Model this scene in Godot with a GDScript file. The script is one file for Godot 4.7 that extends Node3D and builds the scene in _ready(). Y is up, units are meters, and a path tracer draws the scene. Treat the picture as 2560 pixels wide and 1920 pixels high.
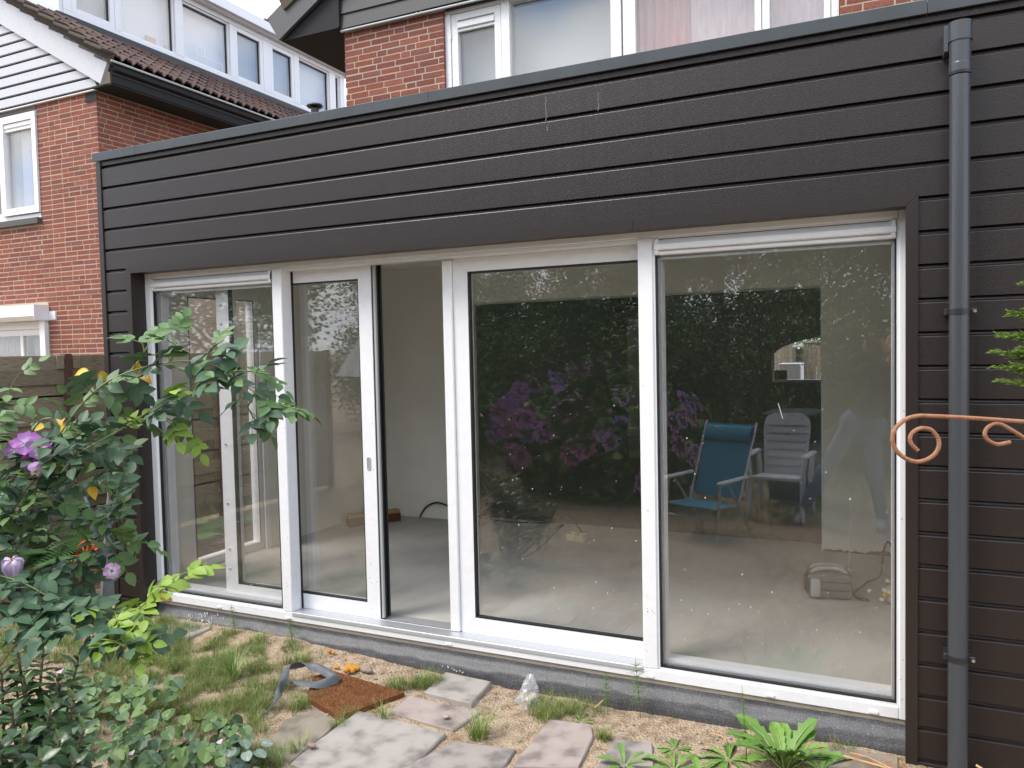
extends Node3D
# Back garden of a terraced house: a new dark clad extension with white sliding doors.

class MB:
	var v := PackedVector3Array()
	var n := PackedVector3Array()
	var c := PackedColorArray()
	var col := Color.WHITE
	var xf := Transform3D()
	func pt(p: Vector3, nn: Vector3) -> void:
		v.append(xf * p); n.append((xf.basis * nn).normalized()); c.append(col)
	func tri(a: Vector3, b: Vector3, d: Vector3) -> void:
		var nn := (b - a).cross(d - a)
		if nn.length_squared() < 1e-18: return
		nn = nn.normalized()
		pt(a, nn); pt(d, nn); pt(b, nn)
	func trin(a: Vector3, na: Vector3, b: Vector3, nb: Vector3, d: Vector3, nd: Vector3) -> void:
		pt(a, na); pt(d, nd); pt(b, nb)
	func quad(a: Vector3, b: Vector3, d: Vector3, e: Vector3) -> void:
		tri(a, b, d); tri(a, d, e)
	func face(ps: Array, mid: Vector3) -> void:
		var a: Vector3 = ps[0]
		var nn := (Vector3(ps[1]) - a).cross(Vector3(ps[2]) - a)
		var q := ps.duplicate()
		if nn.dot(a - mid) < 0: q.reverse()
		for i in range(1, q.size() - 1): tri(q[0], q[i], q[i + 1])
	func box(a: Vector3, b: Vector3, e := 0.0) -> void:
		var lo := Vector3(minf(a.x, b.x), minf(a.y, b.y), minf(a.z, b.z))
		var hi := Vector3(maxf(a.x, b.x), maxf(a.y, b.y), maxf(a.z, b.z))
		var m := (lo + hi) / 2
		var h := (hi - lo) / 2
		e = minf(e, minf(h.x, minf(h.y, h.z)) * 0.9)
		var k := func(s: Vector3, ax: int) -> Vector3:
			var q := Vector3(s.x * (h.x - e), s.y * (h.y - e), s.z * (h.z - e))
			q[ax] = s[ax] * h[ax]
			return m + q
		for ax in 3:
			var u := (ax + 1) % 3
			var w := (ax + 2) % 3
			for s in [-1, 1]:
				var ps := []
				for t in [[-1, -1], [1, -1], [1, 1], [-1, 1]]:
					var sg := Vector3.ZERO
					sg[ax] = s; sg[u] = t[0]; sg[w] = t[1]
					ps.append(k.call(sg, ax))
				face(ps, m)
			if e > 0:
				for su in [-1, 1]:
					for sw in [-1, 1]:
						var g1 := Vector3.ZERO
						g1[ax] = -1; g1[u] = su; g1[w] = sw
						var g2 := g1
						g2[ax] = 1
						face([k.call(g1, u), k.call(g1, w), k.call(g2, w), k.call(g2, u)], m)
		if e > 0:
			for sx in [-1, 1]:
				for sy in [-1, 1]:
					for sz in [-1, 1]:
						var g := Vector3(sx, sy, sz)
						face([k.call(g, 0), k.call(g, 1), k.call(g, 2)], m)
	func extrude(prof: PackedVector2Array, o: Vector3, du: Vector3, dv: Vector3, dw: Vector3) -> void:
		# closed outline (u, v) at o, swept along dw
		var ccw := not Geometry2D.is_polygon_clockwise(prof)
		if ccw != (du.cross(dv).dot(dw) > 0):
			prof = prof.duplicate(); prof.reverse()
		var a := PackedVector3Array()
		for q in prof: a.append(o + du * q.x + dv * q.y)
		for i in a.size():
			var j := (i + 1) % a.size()
			quad(a[i], a[j], a[j] + dw, a[i] + dw)
		var ix := Geometry2D.triangulate_polygon(prof)
		for i in range(0, ix.size(), 3):
			var p := a[ix[i]]
			var q := a[ix[i + 1]]
			var r := a[ix[i + 2]]
			if (q - p).cross(r - p).dot(dw) > 0:
				var t := q
				q = r; r = t
			tri(p, q, r); tri(p + dw, r + dw, q + dw)
	func tube(ps: Array, rad, sides := 8, cap := true) -> void:
		var m := ps.size()
		var rings := []
		var up := Vector3(0.31, 0.87, 0.4).normalized()
		for i in m:
			var d: Vector3 = (ps[mini(i + 1, m - 1)] - ps[maxi(i - 1, 0)]).normalized()
			var x := up.cross(d)
			if x.length() < 0.05: x = Vector3(1, 0.1, 0.2).cross(d)
			x = x.normalized()
			var y := d.cross(x)
			up = y
			var r: float = rad[i] if rad is Array else rad
			var ring := []
			for k in sides:
				var an := TAU * k / sides
				var q := x * cos(an) + y * sin(an)
				ring.append([ps[i] + q * r, q])
			rings.append(ring)
		for i in m - 1:
			for k in sides:
				var a = rings[i][k]
				var b = rings[i][(k + 1) % sides]
				var e = rings[i + 1][(k + 1) % sides]
				var f = rings[i + 1][k]
				trin(a[0], a[1], b[0], b[1], e[0], e[1]); trin(a[0], a[1], e[0], e[1], f[0], f[1])
		if cap:
			for k in range(1, sides - 1):
				tri(rings[0][0][0], rings[0][k + 1][0], rings[0][k][0])
				tri(rings[m - 1][0][0], rings[m - 1][k][0], rings[m - 1][k + 1][0])
	func grid(f: Callable, nu: int, nv: int) -> void:
		var p := []
		var nn := []
		for i in nu + 1:
			var r := []
			for j in nv + 1: r.append(f.call(float(i) / nu, float(j) / nv))
			p.append(r)
		for i in nu + 1:
			var r := []
			for j in nv + 1:
				var a: Vector3 = p[mini(i + 1, nu)][j] - p[maxi(i - 1, 0)][j]
				var b: Vector3 = p[i][mini(j + 1, nv)] - p[i][maxi(j - 1, 0)]
				r.append(a.cross(b).normalized())
			nn.append(r)
		for i in nu:
			for j in nv:
				trin(p[i][j], nn[i][j], p[i + 1][j], nn[i + 1][j], p[i + 1][j + 1], nn[i + 1][j + 1])
				trin(p[i][j], nn[i][j], p[i + 1][j + 1], nn[i + 1][j + 1], p[i][j + 1], nn[i][j + 1])
	func lathe(prof: Array, o: Vector3, seg := 20, ax := Vector3.UP) -> void:
		var x := ax.cross(Vector3(0.3, 0.1, 0.9)).normalized()
		var y := ax.cross(x).normalized()
		for i in prof.size() - 1:
			var a: Vector2 = prof[i]
			var b: Vector2 = prof[i + 1]
			var t := (b - a).normalized()
			for k in seg:
				var q := []
				for s in [k, k + 1]:
					var d: Vector3 = x * cos(TAU * s / seg) + y * sin(TAU * s / seg)
					var nm: Vector3 = (d * t.y - ax * t.x).normalized()
					q.append([o + d * a.x + ax * a.y, o + d * b.x + ax * b.y, nm])
				trin(q[0][0], q[0][2], q[1][1], q[1][2], q[0][1], q[0][2])
				trin(q[0][0], q[0][2], q[1][0], q[1][2], q[1][1], q[1][2])
	func leaf(l: float, w: float, fold := 0.25, curl := 0.2, shape := 0.85, seg := 5, side := 1) -> void:
		# blade along -Z, face up, midrib lowered
		var row := []
		for i in seg + 1:
			var t := float(i) / seg
			var ww := w * 0.5 * pow(sin(PI * pow(t, shape)), 0.8) if i > 0 and i < seg else w * 0.02
			var z := -l * t
			var y := -curl * l * t * t
			var r := []
			for s in range(-side, side + 1):
				var q := float(s) / side
				r.append(Vector3(q * ww, y + fold * ww * absf(q), z + absf(q) * 0.08 * ww))
			row.append(r)
		grid(func(a: float, b: float) -> Vector3: return row[roundi(a * seg)][roundi(b * 2 * side)], seg, 2 * side)
	func add(o: MB, t: Transform3D, tint := Color.WHITE) -> void:
		for i in o.v.size():
			v.append(t * o.v[i]); n.append((t.basis * o.n[i]).normalized()); c.append(o.c[i] * tint)
	func mesh(off := Vector3.ZERO) -> ArrayMesh:
		var arr := []
		arr.resize(Mesh.ARRAY_MAX)
		if off != Vector3.ZERO:
			for i in v.size(): v[i] -= off
		arr[Mesh.ARRAY_VERTEX] = v; arr[Mesh.ARRAY_NORMAL] = n; arr[Mesh.ARRAY_COLOR] = c
		var m := ArrayMesh.new()
		m.add_surface_from_arrays(Mesh.PRIMITIVE_TRIANGLES, arr)
		return m

var M := {}
var taken := {}
var rng := RandomNumberGenerator.new()
var bump_noise := FastNoiseLite.new()

func rnd(a: float, b: float) -> float: return rng.randf_range(a, b)
func rdir() -> Vector3: return Vector3(rng.randfn(), rng.randfn(), rng.randfn()).normalized()

func numbered(called: String) -> String:
	taken[called] = taken.get(called, 0) + 1
	return called if taken[called] == 1 else "%s_%03d" % [called, taken[called] - 1]

func tag(o: Node, label: String, category: String, group := "") -> Node:
	o.set_meta("label", label); o.set_meta("category", category)
	if group: o.set_meta("group", group)
	return o

func thing(called: String, label: String, category: String, at := Vector3.ZERO, turn := 0.0, group := "") -> Node3D:
	var o := Node3D.new()
	o.name = numbered(called)
	add_child(o)
	o.position = at; o.rotation.y = turn
	tag(o, label, category, group)
	return o

func inst(called: String, mesh: Mesh, mat: Material, parent: Node, xf := Transform3D()) -> MeshInstance3D:
	var o := MeshInstance3D.new()
	o.name = called; o.mesh = mesh; o.material_override = mat; o.transform = xf
	o.cast_shadow = GeometryInstance3D.SHADOW_CASTING_SETTING_ON
	parent.add_child(o, true)
	return o

# geometry given in world coordinates under a thing that only has been moved
func part(called: String, b: MB, mat: Material, parent: Node3D) -> MeshInstance3D:
	var off := Vector3.ZERO
	var p: Node = parent
	while p is Node3D and p != self:
		off += p.position
		p = p.get_parent()
	return inst(called, b.mesh(off), mat, parent)

func loc(called: String, b: MB, mat: Material, parent: Node3D) -> MeshInstance3D:
	return inst(called, b.mesh(), mat, parent)

func solo(called: String, b: MB, mat: Material, at: Vector3, label: String, category: String, group := "") -> MeshInstance3D:
	var o := inst(numbered(called), b.mesh(at), mat, self)
	o.position = at
	tag(o, label, category, group)
	return o

func struct(called: String, b: MB, mat: Material) -> MeshInstance3D:
	var o := inst(numbered(called), b.mesh(), mat, self)
	o.set_meta("kind", "structure")
	return o

func bx(a: Vector3, b: Vector3, e := 0.0) -> MB:
	var m := MB.new()
	m.box(a, b, e)
	return m

func V(x: float, y: float, z: float) -> Vector3: return Vector3(x, y, z)

func C(r: float, g: float, b: float, a := 1.0) -> Color: return Color(r, g, b, a).linear_to_srgb()

func ntex(freq: float, oct: int, ramp: Array, seed_ := 1, type := FastNoiseLite.TYPE_SIMPLEX_SMOOTH, size := 512) -> NoiseTexture2D:
	var f := FastNoiseLite.new()
	f.noise_type = type; f.frequency = freq; f.fractal_octaves = oct; f.seed = seed_
	if oct == 1: f.fractal_type = FastNoiseLite.FRACTAL_NONE
	var t := NoiseTexture2D.new()
	t.width = size; t.height = size; t.seamless = true; t.noise = f; t.normalize = true
	if ramp.size() > 0:
		var g := Gradient.new()
		var of := PackedFloat32Array()
		var cs := PackedColorArray()
		var top := 1.0
		for r in ramp:
			if not r[1] is Color: top = maxf(top, r[1])
		t.set_meta("gain", top)
		for r in ramp:
			of.append(r[0])
			cs.append(r[1] if r[1] is Color else C(r[1] / top, r[1] / top, r[1] / top))
		g.offsets = of; g.colors = cs
		t.color_ramp = g
	return t

func mat(r: float, g: float, b: float, rough := 0.8, spec := 0.5) -> StandardMaterial3D:
	var m := StandardMaterial3D.new()
	m.albedo_color = C(r, g, b); m.roughness = rough; m.metallic_specular = spec
	return m

func tex(m: StandardMaterial3D, t: Texture2D, s: Vector3, bump: Texture2D = null, cm := 0.0, world := true) -> StandardMaterial3D:
	m.albedo_texture = t
	if t.has_meta("gain"):
		var l: Color = m.albedo_color.srgb_to_linear() * t.get_meta("gain")
		m.albedo_color = C(minf(l.r, 1.0), minf(l.g, 1.0), minf(l.b, 1.0))
	m.uv1_triplanar = true; m.uv1_world_triplanar = world; m.uv1_scale = s
	if bump:
		m.heightmap_enabled = true; m.heightmap_texture = bump; m.heightmap_scale = cm
	return m

func vmat(rough := 0.7, spec := 0.5, back := 0.0) -> StandardMaterial3D:
	var m := mat(1, 1, 1, rough, spec)
	m.vertex_color_use_as_albedo = true
	if back > 0:
		m.backlight_enabled = true; m.backlight = Color(back, back, back)
	return m

func glass(r: float, g: float, b: float, a: float) -> StandardMaterial3D:
	var m := mat(r, g, b, 0.0, 0.5)
	m.transparency = BaseMaterial3D.TRANSPARENCY_ALPHA
	m.albedo_color.a = a
	return m

func make_materials() -> void:
	var soft := ntex(0.012, 5, [[0.0, 0.72], [1.0, 1.0]], 3)
	var fine := ntex(0.09, 4, [[0.0, 0.8], [1.0, 1.0]], 4)
	var fineb := ntex(0.12, 3, [], 5)
	var grain := ntex(0.03, 5, [[0.0, 0.55], [0.45, 0.85], [1.0, 1.0]], 6)
	var grainb := ntex(0.05, 4, [], 7)
	M.white = tex(mat(0.80, 0.80, 0.82, 0.32), ntex(0.02, 4, [[0.0, 0.94], [1.0, 1.0]], 8), Vector3.ONE * 1.3)
	M.white_old = tex(mat(0.74, 0.74, 0.74, 0.5), ntex(0.03, 5, [[0.0, 0.75], [0.4, 0.97], [1.0, 1.0]], 9), V(3, 1.2, 3))
	M.alu = tex(mat(0.55, 0.56, 0.59, 0.38), ntex(0.04, 5, [[0.0, 0.75], [0.5, 0.95], [1.0, 1.0]], 10), V(1.5, 9, 9))
	M.alu.metallic = 0.55
	M.alu_dark = mat(0.38, 0.39, 0.39, 0.55)
	M.seal = mat(0.012, 0.012, 0.013, 0.55)
	M.pane = glass(0.26, 0.30, 0.24, 0.012)
	M.pane_old = glass(0.5, 0.55, 0.6, 0.02)
	# dark brown woodgrain pvc
	M.clad = tex(mat(0.021, 0.0145, 0.0135, 0.33, 0.5), ntex(0.02, 4, [[0.0, 0.8], [1.0, 1.0]], 11), V(0.7, 3.0, 3.0), ntex(0.035, 5, [], 12), 0.045)
	M.clad.uv1_scale = V(3.0, 19.0, 19.0)
	M.trim = mat(0.021, 0.0145, 0.0135, 0.36)
	M.coping = tex(mat(0.055, 0.064, 0.072, 0.38), soft, Vector3.ONE * 0.6)
	M.pvc_grey = tex(mat(0.058, 0.063, 0.072, 0.27), fine, Vector3.ONE * 2.0)
	M.black = mat(0.012, 0.012, 0.013, 0.5)
	M.bracket = mat(0.02, 0.02, 0.022, 0.35)
	M.screw = mat(0.5, 0.5, 0.5, 0.3); M.screw.metallic = 0.9
	M.membrane = tex(mat(0.085, 0.084, 0.09, 0.42), ntex(0.03, 5, [[0.0, 0.45], [0.5, 0.8], [0.68, 1.0], [0.78, 2.2], [1.0, 2.6]], 13), V(4.5, 7.0, 7.0), fineb, 0.12)
	M.mortar_strip = tex(mat(0.36, 0.32, 0.25, 0.9), soft, Vector3.ONE * 3)
	M.splash = mat(0.75, 0.75, 0.72, 0.8)
	M.screed = tex(mat(0.50, 0.485, 0.455, 0.75, 0.4), ntex(0.008, 6, [[0.0, 0.72], [0.5, 0.9], [1.0, 1.0]], 14), V(0.45, 0.45, 0.3), fineb, 0.06)
	M.plaster = tex(mat(0.78, 0.765, 0.70, 0.9, 0.3), ntex(0.006, 5, [[0.0, 0.86], [1.0, 1.0]], 15), Vector3.ONE * 0.4)
	M.ceiling = mat(0.80, 0.80, 0.77, 0.9, 0.3)
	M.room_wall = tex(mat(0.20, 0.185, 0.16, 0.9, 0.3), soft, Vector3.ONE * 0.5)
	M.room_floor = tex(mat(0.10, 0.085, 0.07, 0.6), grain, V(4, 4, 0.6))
	M.bitumen = mat(0.03, 0.03, 0.032, 0.9)
	# masonry
	M.mortar = tex(mat(0.60, 0.49, 0.385, 0.95, 0.2), fine, Vector3.ONE * 6.0, fineb, 0.3)
	var crack := ntex(0.028, 4, [[0.0, 0.15], [0.30, 0.30], [0.385, 0.85], [0.62, 1.0], [0.8, 1.08], [1.0, 1.25]], 16)
	M.bricks = []
	for k in [[0.36, 0.132, 0.095], [0.33, 0.118, 0.090], [0.39, 0.145, 0.105], [0.31, 0.125, 0.10], [0.35, 0.118, 0.080], [0.28, 0.105, 0.085]]:
		M.bricks.append(tex(mat(k[0], k[1], k[2], 0.9, 0.3), crack, V(5.0, 13.0, 5.0), fineb, 0.35))
	M.brickmix = M.bricks[1]
	var tmoss := ntex(0.02, 5, [[0.0, 0.45], [0.4, 0.8], [0.75, 1.0], [1.0, 1.3]], 17)
	M.tiles = []
	for k in [[0.092, 0.052, 0.042], [0.11, 0.06, 0.048], [0.078, 0.047, 0.040], [0.10, 0.062, 0.054]]:
		M.tiles.append(tex(mat(k[0], k[1], k[2], 0.85), tmoss, Vector3.ONE * 2.2, fineb, 0.3))
	M.verge = tex(mat(0.105, 0.08, 0.062, 0.9), tmoss, Vector3.ONE * 3.0, fineb, 0.4)
	M.whiteboard = tex(mat(0.55, 0.56, 0.60, 0.6), ntex(0.03, 5, [[0.0, 0.6], [0.25, 0.93], [1.0, 1.0]], 18), V(1.0, 3.5, 3.5), grainb, 0.05)
	M.barge_dark = tex(mat(0.085, 0.085, 0.09, 0.55), grain, V(1.5, 4.0, 4.0), grainb, 0.08)
	M.blackboard = tex(mat(0.026, 0.026, 0.029, 0.5), grain, V(1.0, 5.0, 5.0), grainb, 0.04)
	M.soffit = mat(0.026, 0.026, 0.029, 0.7, 0.3)
	M.zinc = mat(0.45, 0.48, 0.48, 0.5)
	M.lead = tex(mat(0.03, 0.031, 0.034, 0.5), soft, Vector3.ONE)
	M.sill_stone = mat(0.09, 0.085, 0.08, 0.8)
	M.blind_white = mat(0.62, 0.63, 0.66, 0.8)
	M.blind_grey = mat(0.34, 0.345, 0.35, 0.8)
	M.blind_plain = mat(0.34, 0.355, 0.35, 0.8)
	M.coirv = vmat(1.0, 0.1)
	M.blind_blue = mat(0.50, 0.51, 0.53, 0.8)
	M.curtain_pink = tex(mat(0.50, 0.38, 0.41, 0.9), soft, V(3, 0.5, 3))
	M.dark_room = mat(0.34, 0.33, 0.31, 0.9)
	# wood
	M.fence = []
	for k in [[0.31, 0.255, 0.175], [0.275, 0.23, 0.16], [0.34, 0.28, 0.20], [0.25, 0.215, 0.145]]:
		M.fence.append(tex(mat(k[0], k[1], k[2], 0.85, 0.3), ntex(0.02, 6, [[0.0, 0.4], [0.4, 0.85], [1.0, 1.15]], 21 + M.fence.size()), V(11.0, 11.0, 0.8), grainb, 0.15))
	M.post_red = tex(mat(0.13, 0.052, 0.038, 0.6), grain, V(8, 0.8, 8), grainb, 0.1)
	M.vfence = []
	for k in [[0.27, 0.235, 0.19], [0.23, 0.20, 0.165], [0.31, 0.27, 0.22]]:
		M.vfence.append(tex(mat(k[0], k[1], k[2], 0.9, 0.3), grain, V(9, 0.7, 9), grainb, 0.1))
	M.broom_wood = tex(mat(0.42, 0.27, 0.13, 0.6), grain, V(14, 2, 14))
	M.bristle = tex(mat(0.20, 0.075, 0.03, 0.9), grain, V(60, 5, 60), grainb, 0.3)
	# ground
	M.soil = tex(mat(0.47, 0.37, 0.275, 0.95, 0.2), ntex(0.011, 7, [[0.0, C(0.42, 0.38, 0.33)], [0.42, C(0.78, 0.74, 0.68)], [0.6, C(0.93, 0.9, 0.86)], [1.0, C(1.0, 1.0, 1.0)]], 30, FastNoiseLite.TYPE_SIMPLEX_SMOOTH, 1024), V(0.9, 0.9, 0.9), ntex(0.06, 6, [], 31, FastNoiseLite.TYPE_SIMPLEX_SMOOTH, 1024), 1.6)
	M.slabs = []
	for k in [[0.335, 0.305, 0.28], [0.30, 0.265, 0.245], [0.335, 0.28, 0.255], [0.24, 0.205, 0.165]]:
		M.slabs.append(tex(mat(k[0], k[1], k[2], 0.9, 0.3), ntex(0.009, 8, [[0.0, 0.45], [0.36, 0.80], [0.55, 1.0], [1.0, 1.12]], 40 + M.slabs.size(), FastNoiseLite.TYPE_SIMPLEX_SMOOTH, 512), Vector3.ONE * 1.1, fineb, 0.07))
	M.flag = tex(mat(0.33, 0.24, 0.205, 0.9), soft, Vector3.ONE * 4, fineb, 0.3)
	M.coir = tex(mat(0.23, 0.105, 0.05, 1.0, 0.1), ntex(0.08, 5, [[0.0, 0.3], [0.5, 0.8], [0.85, 1.0], [1.0, 1.9]], 46), Vector3.ONE * 3.5, ntex(0.2, 3, [], 47), 1.2)
	M.rubber = tex(mat(0.11, 0.12, 0.135, 0.5), soft, Vector3.ONE * 6, fineb, 0.1)
	M.foam = tex(mat(0.80, 0.36, 0.045, 0.8), fine, Vector3.ONE * 8, fineb, 0.6)
	M.orange = mat(0.75, 0.085, 0.02, 0.45)
	M.rust = tex(mat(0.40, 0.225, 0.145, 0.75, 0.3), ntex(0.03, 5, [[0.0, C(0.62, 0.4, 0.3)], [0.45, C(0.9, 0.75, 0.65)], [1.0, C(1.0, 1.0, 1.0)]], 48), Vector3.ONE * 7, fineb, 0.15)
	M.cable = mat(0.014, 0.014, 0.015, 0.45)
	M.cream = mat(0.62, 0.56, 0.40, 0.5)
	M.silver = mat(0.55, 0.57, 0.58, 0.35); M.silver.metallic = 0.6
	M.grey_plastic = mat(0.125, 0.14, 0.145, 0.45)
	M.beige_plastic = mat(0.42, 0.42, 0.38, 0.45)
	M.dark_plastic = mat(0.02, 0.021, 0.022, 0.4)
	M.grey_sheet = tex(mat(0.10, 0.115, 0.13, 0.42), soft, Vector3.ONE * 2)
	M.green_hose = mat(0.025, 0.075, 0.065, 0.4)
	M.bag = glass(0.8, 0.82, 0.84, 0.22)
	M.bag.roughness = 0.12
	M.twig = tex(mat(0.55, 0.36, 0.19, 0.85), grain, Vector3.ONE * 6)
	M.bark = tex(mat(0.11, 0.085, 0.06, 0.95, 0.2), grain, V(3, 0.6, 3), grainb, 0.8)
	M.cane = mat(0.19, 0.23, 0.075, 0.6)
	M.cane_old = mat(0.17, 0.12, 0.075, 0.8)
	M.leafv = vmat(0.5, 0.45, 0.4)
	M.leafg = vmat(0.28, 0.5, 0.25)
	M.petal = vmat(0.7, 0.3, 0.5)
	M.vert = vmat(0.7, 0.4)
	M.skin = vmat(0.75, 0.35)
	M.blue_cloth = tex(mat(0.03, 0.22, 0.34, 0.8), fine, Vector3.ONE * 12)
	M.white_plastic = mat(0.62, 0.62, 0.63, 0.4)
	M.green_plastic = mat(0.02, 0.05, 0.04, 0.5)
	M.card = mat(0.42, 0.28, 0.16, 0.8)
	M.card_print = mat(0.12, 0.05, 0.035, 0.8)
	M.pot = mat(0.012, 0.012, 0.013, 0.5)
	M.parasol = mat(0.7, 0.7, 0.7, 0.8)

func sky_image() -> ImageTexture:
	var f := FastNoiseLite.new()
	f.noise_type = FastNoiseLite.TYPE_SIMPLEX_SMOOTH
	f.frequency = 1.0; f.fractal_octaves = 6; f.seed = 77
	var w := 512
	var h := 256
	var im := Image.create(w, h, false, Image.FORMAT_RGBF)
	for y in h:
		var el := (0.5 - (y + 0.5) / h) * PI
		for x in w:
			var az := (x + 0.5) / w * TAU
			var d := V(cos(el) * sin(az), sin(el), cos(el) * cos(az))
			var c := Color(0.80, 0.82, 0.84)
			if el > -0.05:
				var s := 1.6 / (maxf(d.y, 0.0) + 0.35)
				var q := f.get_noise_3d(d.x * s, d.y * 1.5, d.z * s)
				var t := smoothstep(-0.30, 0.16, q)
				var g := 0.86 + 0.30 * f.get_noise_3d(d.x * s * 1.4 + 9.0, d.y * 2.0, d.z * s * 1.4)
				var cloud := Color(g, g * 1.005, g * 1.03)
				var blue := Color(0.34, 0.50, 0.78)
				c = blue.lerp(cloud, t)
				c = c.lerp(Color(0.85, 0.87, 0.90), clampf(1.0 - el / 0.25, 0, 1) * 0.7)
			else:
				c = Color(0.30, 0.30, 0.28)
			im.set_pixel(x, y, c)
	return ImageTexture.create_from_image(im)

func make_view() -> void:
	var cam := Camera3D.new()
	cam.name = "camera"
	cam.position = V(4.4929, 1.6653, 3.7718)
	cam.rotation_order = EULER_ORDER_YXZ
	cam.rotation = V(-0.0439, 0.4383, -0.0215)
	cam.fov = rad_to_deg(2.0 * atan(960.0 / 1959.7))
	cam.near = 0.02; cam.far = 400.0
	add_child(cam)
	cam.current = true
	var env := Environment.new()
	env.background_mode = Environment.BG_SKY
	var pm := PanoramaSkyMaterial.new()
	pm.panorama = sky_image()
	pm.energy_multiplier = 1.0
	env.sky = Sky.new()
	env.sky.sky_material = pm
	env.background_energy_multiplier = 1.0
	env.tonemap_mode = Environment.TONE_MAPPER_LINEAR
	env.tonemap_exposure = 2.5
	env.sdfgi_enabled = true; env.ssao_enabled = true; env.ssil_enabled = true
	var we := WorldEnvironment.new()
	we.name = "environment"
	we.environment = env
	add_child(we)
	var sun := DirectionalLight3D.new()
	sun.name = "sun"
	sun.light_energy = 0.45
	sun.light_angular_distance = 25.0
	sun.light_color = Color(1.0, 0.97, 0.93)
	sun.shadow_enabled = true
	add_child(sun)
	sun.look_at_from_position(V(-6, 14, 8), V(1.5, 0, 0))

const PITCH := 0.1391
const BY := 2.2384

func board(x0: float, x1: float, yt: float, full := true) -> MB:
	var b := MB.new()
	var yb := yt - PITCH + 0.0215
	var prof := PackedVector2Array([Vector2(0.1, yb + 0.001), Vector2(0.1, yt - 0.002), Vector2(0.0985, yt + 0.001), Vector2(0.0895, yt + 0.0055), Vector2(0.0875, yt + 0.0065), Vector2(0.0855, yt + 0.013), Vector2(0.081, yt + 0.0225), Vector2(0.081, yb + 0.002), Vector2(0.098, yb)])
	b.extrude(prof, V(x0, 0, 0), V(0, 0, 1), V(0, 1, 0), V(x1 - x0, 0, 0))
	return b

func frame_rect(b: MB, x0: float, x1: float, y0: float, y1: float, z0: float, z1: float, l: float, r: float, bt: float, t: float, e := 0.004) -> void:
	# four members with mitred corners
	for q in [[[x0, y0], [x0 + l, y0 + bt], [x0 + l, y1 - t], [x0, y1]], [[x1, y1], [x1 - r, y1 - t], [x1 - r, y0 + bt], [x1, y0]], [[x0, y1], [x0 + l, y1 - t], [x1 - r, y1 - t], [x1, y1]], [[x1, y0], [x1 - r, y0 + bt], [x0 + l, y0 + bt], [x0, y0]]]:
		var p := PackedVector2Array()
		var mid := Vector2.ZERO
		for k in q: mid += Vector2(k[0], k[1]) / 4.0
		for k in q:
			var w := Vector2(k[0], k[1])
			p.append(w + (mid - w).normalized() * 0.0006)
		b.extrude(p, V(0, 0, z0), V(1, 0, 0), V(0, 1, 0), V(0, 0, z1 - z0))

func pane_pair(parent: Node3D, x0: float, x1: float, y0: float, y1: float, z: float, m: Material) -> void:
	var b := bx(V(x0, y0, z - 0.005), V(x1, y1, z))
	part("pane", b, m, parent)
	b = bx(V(x0, y0, z - 0.025), V(x1, y1, z - 0.020))
	part("pane", b, m, parent)

func gasket(b: MB, x0: float, x1: float, y0: float, y1: float, z0: float, z1: float, w: float) -> void:
	frame_rect(b, x0, x1, y0, y1, z0, z1, w, w, w, w)

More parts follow.
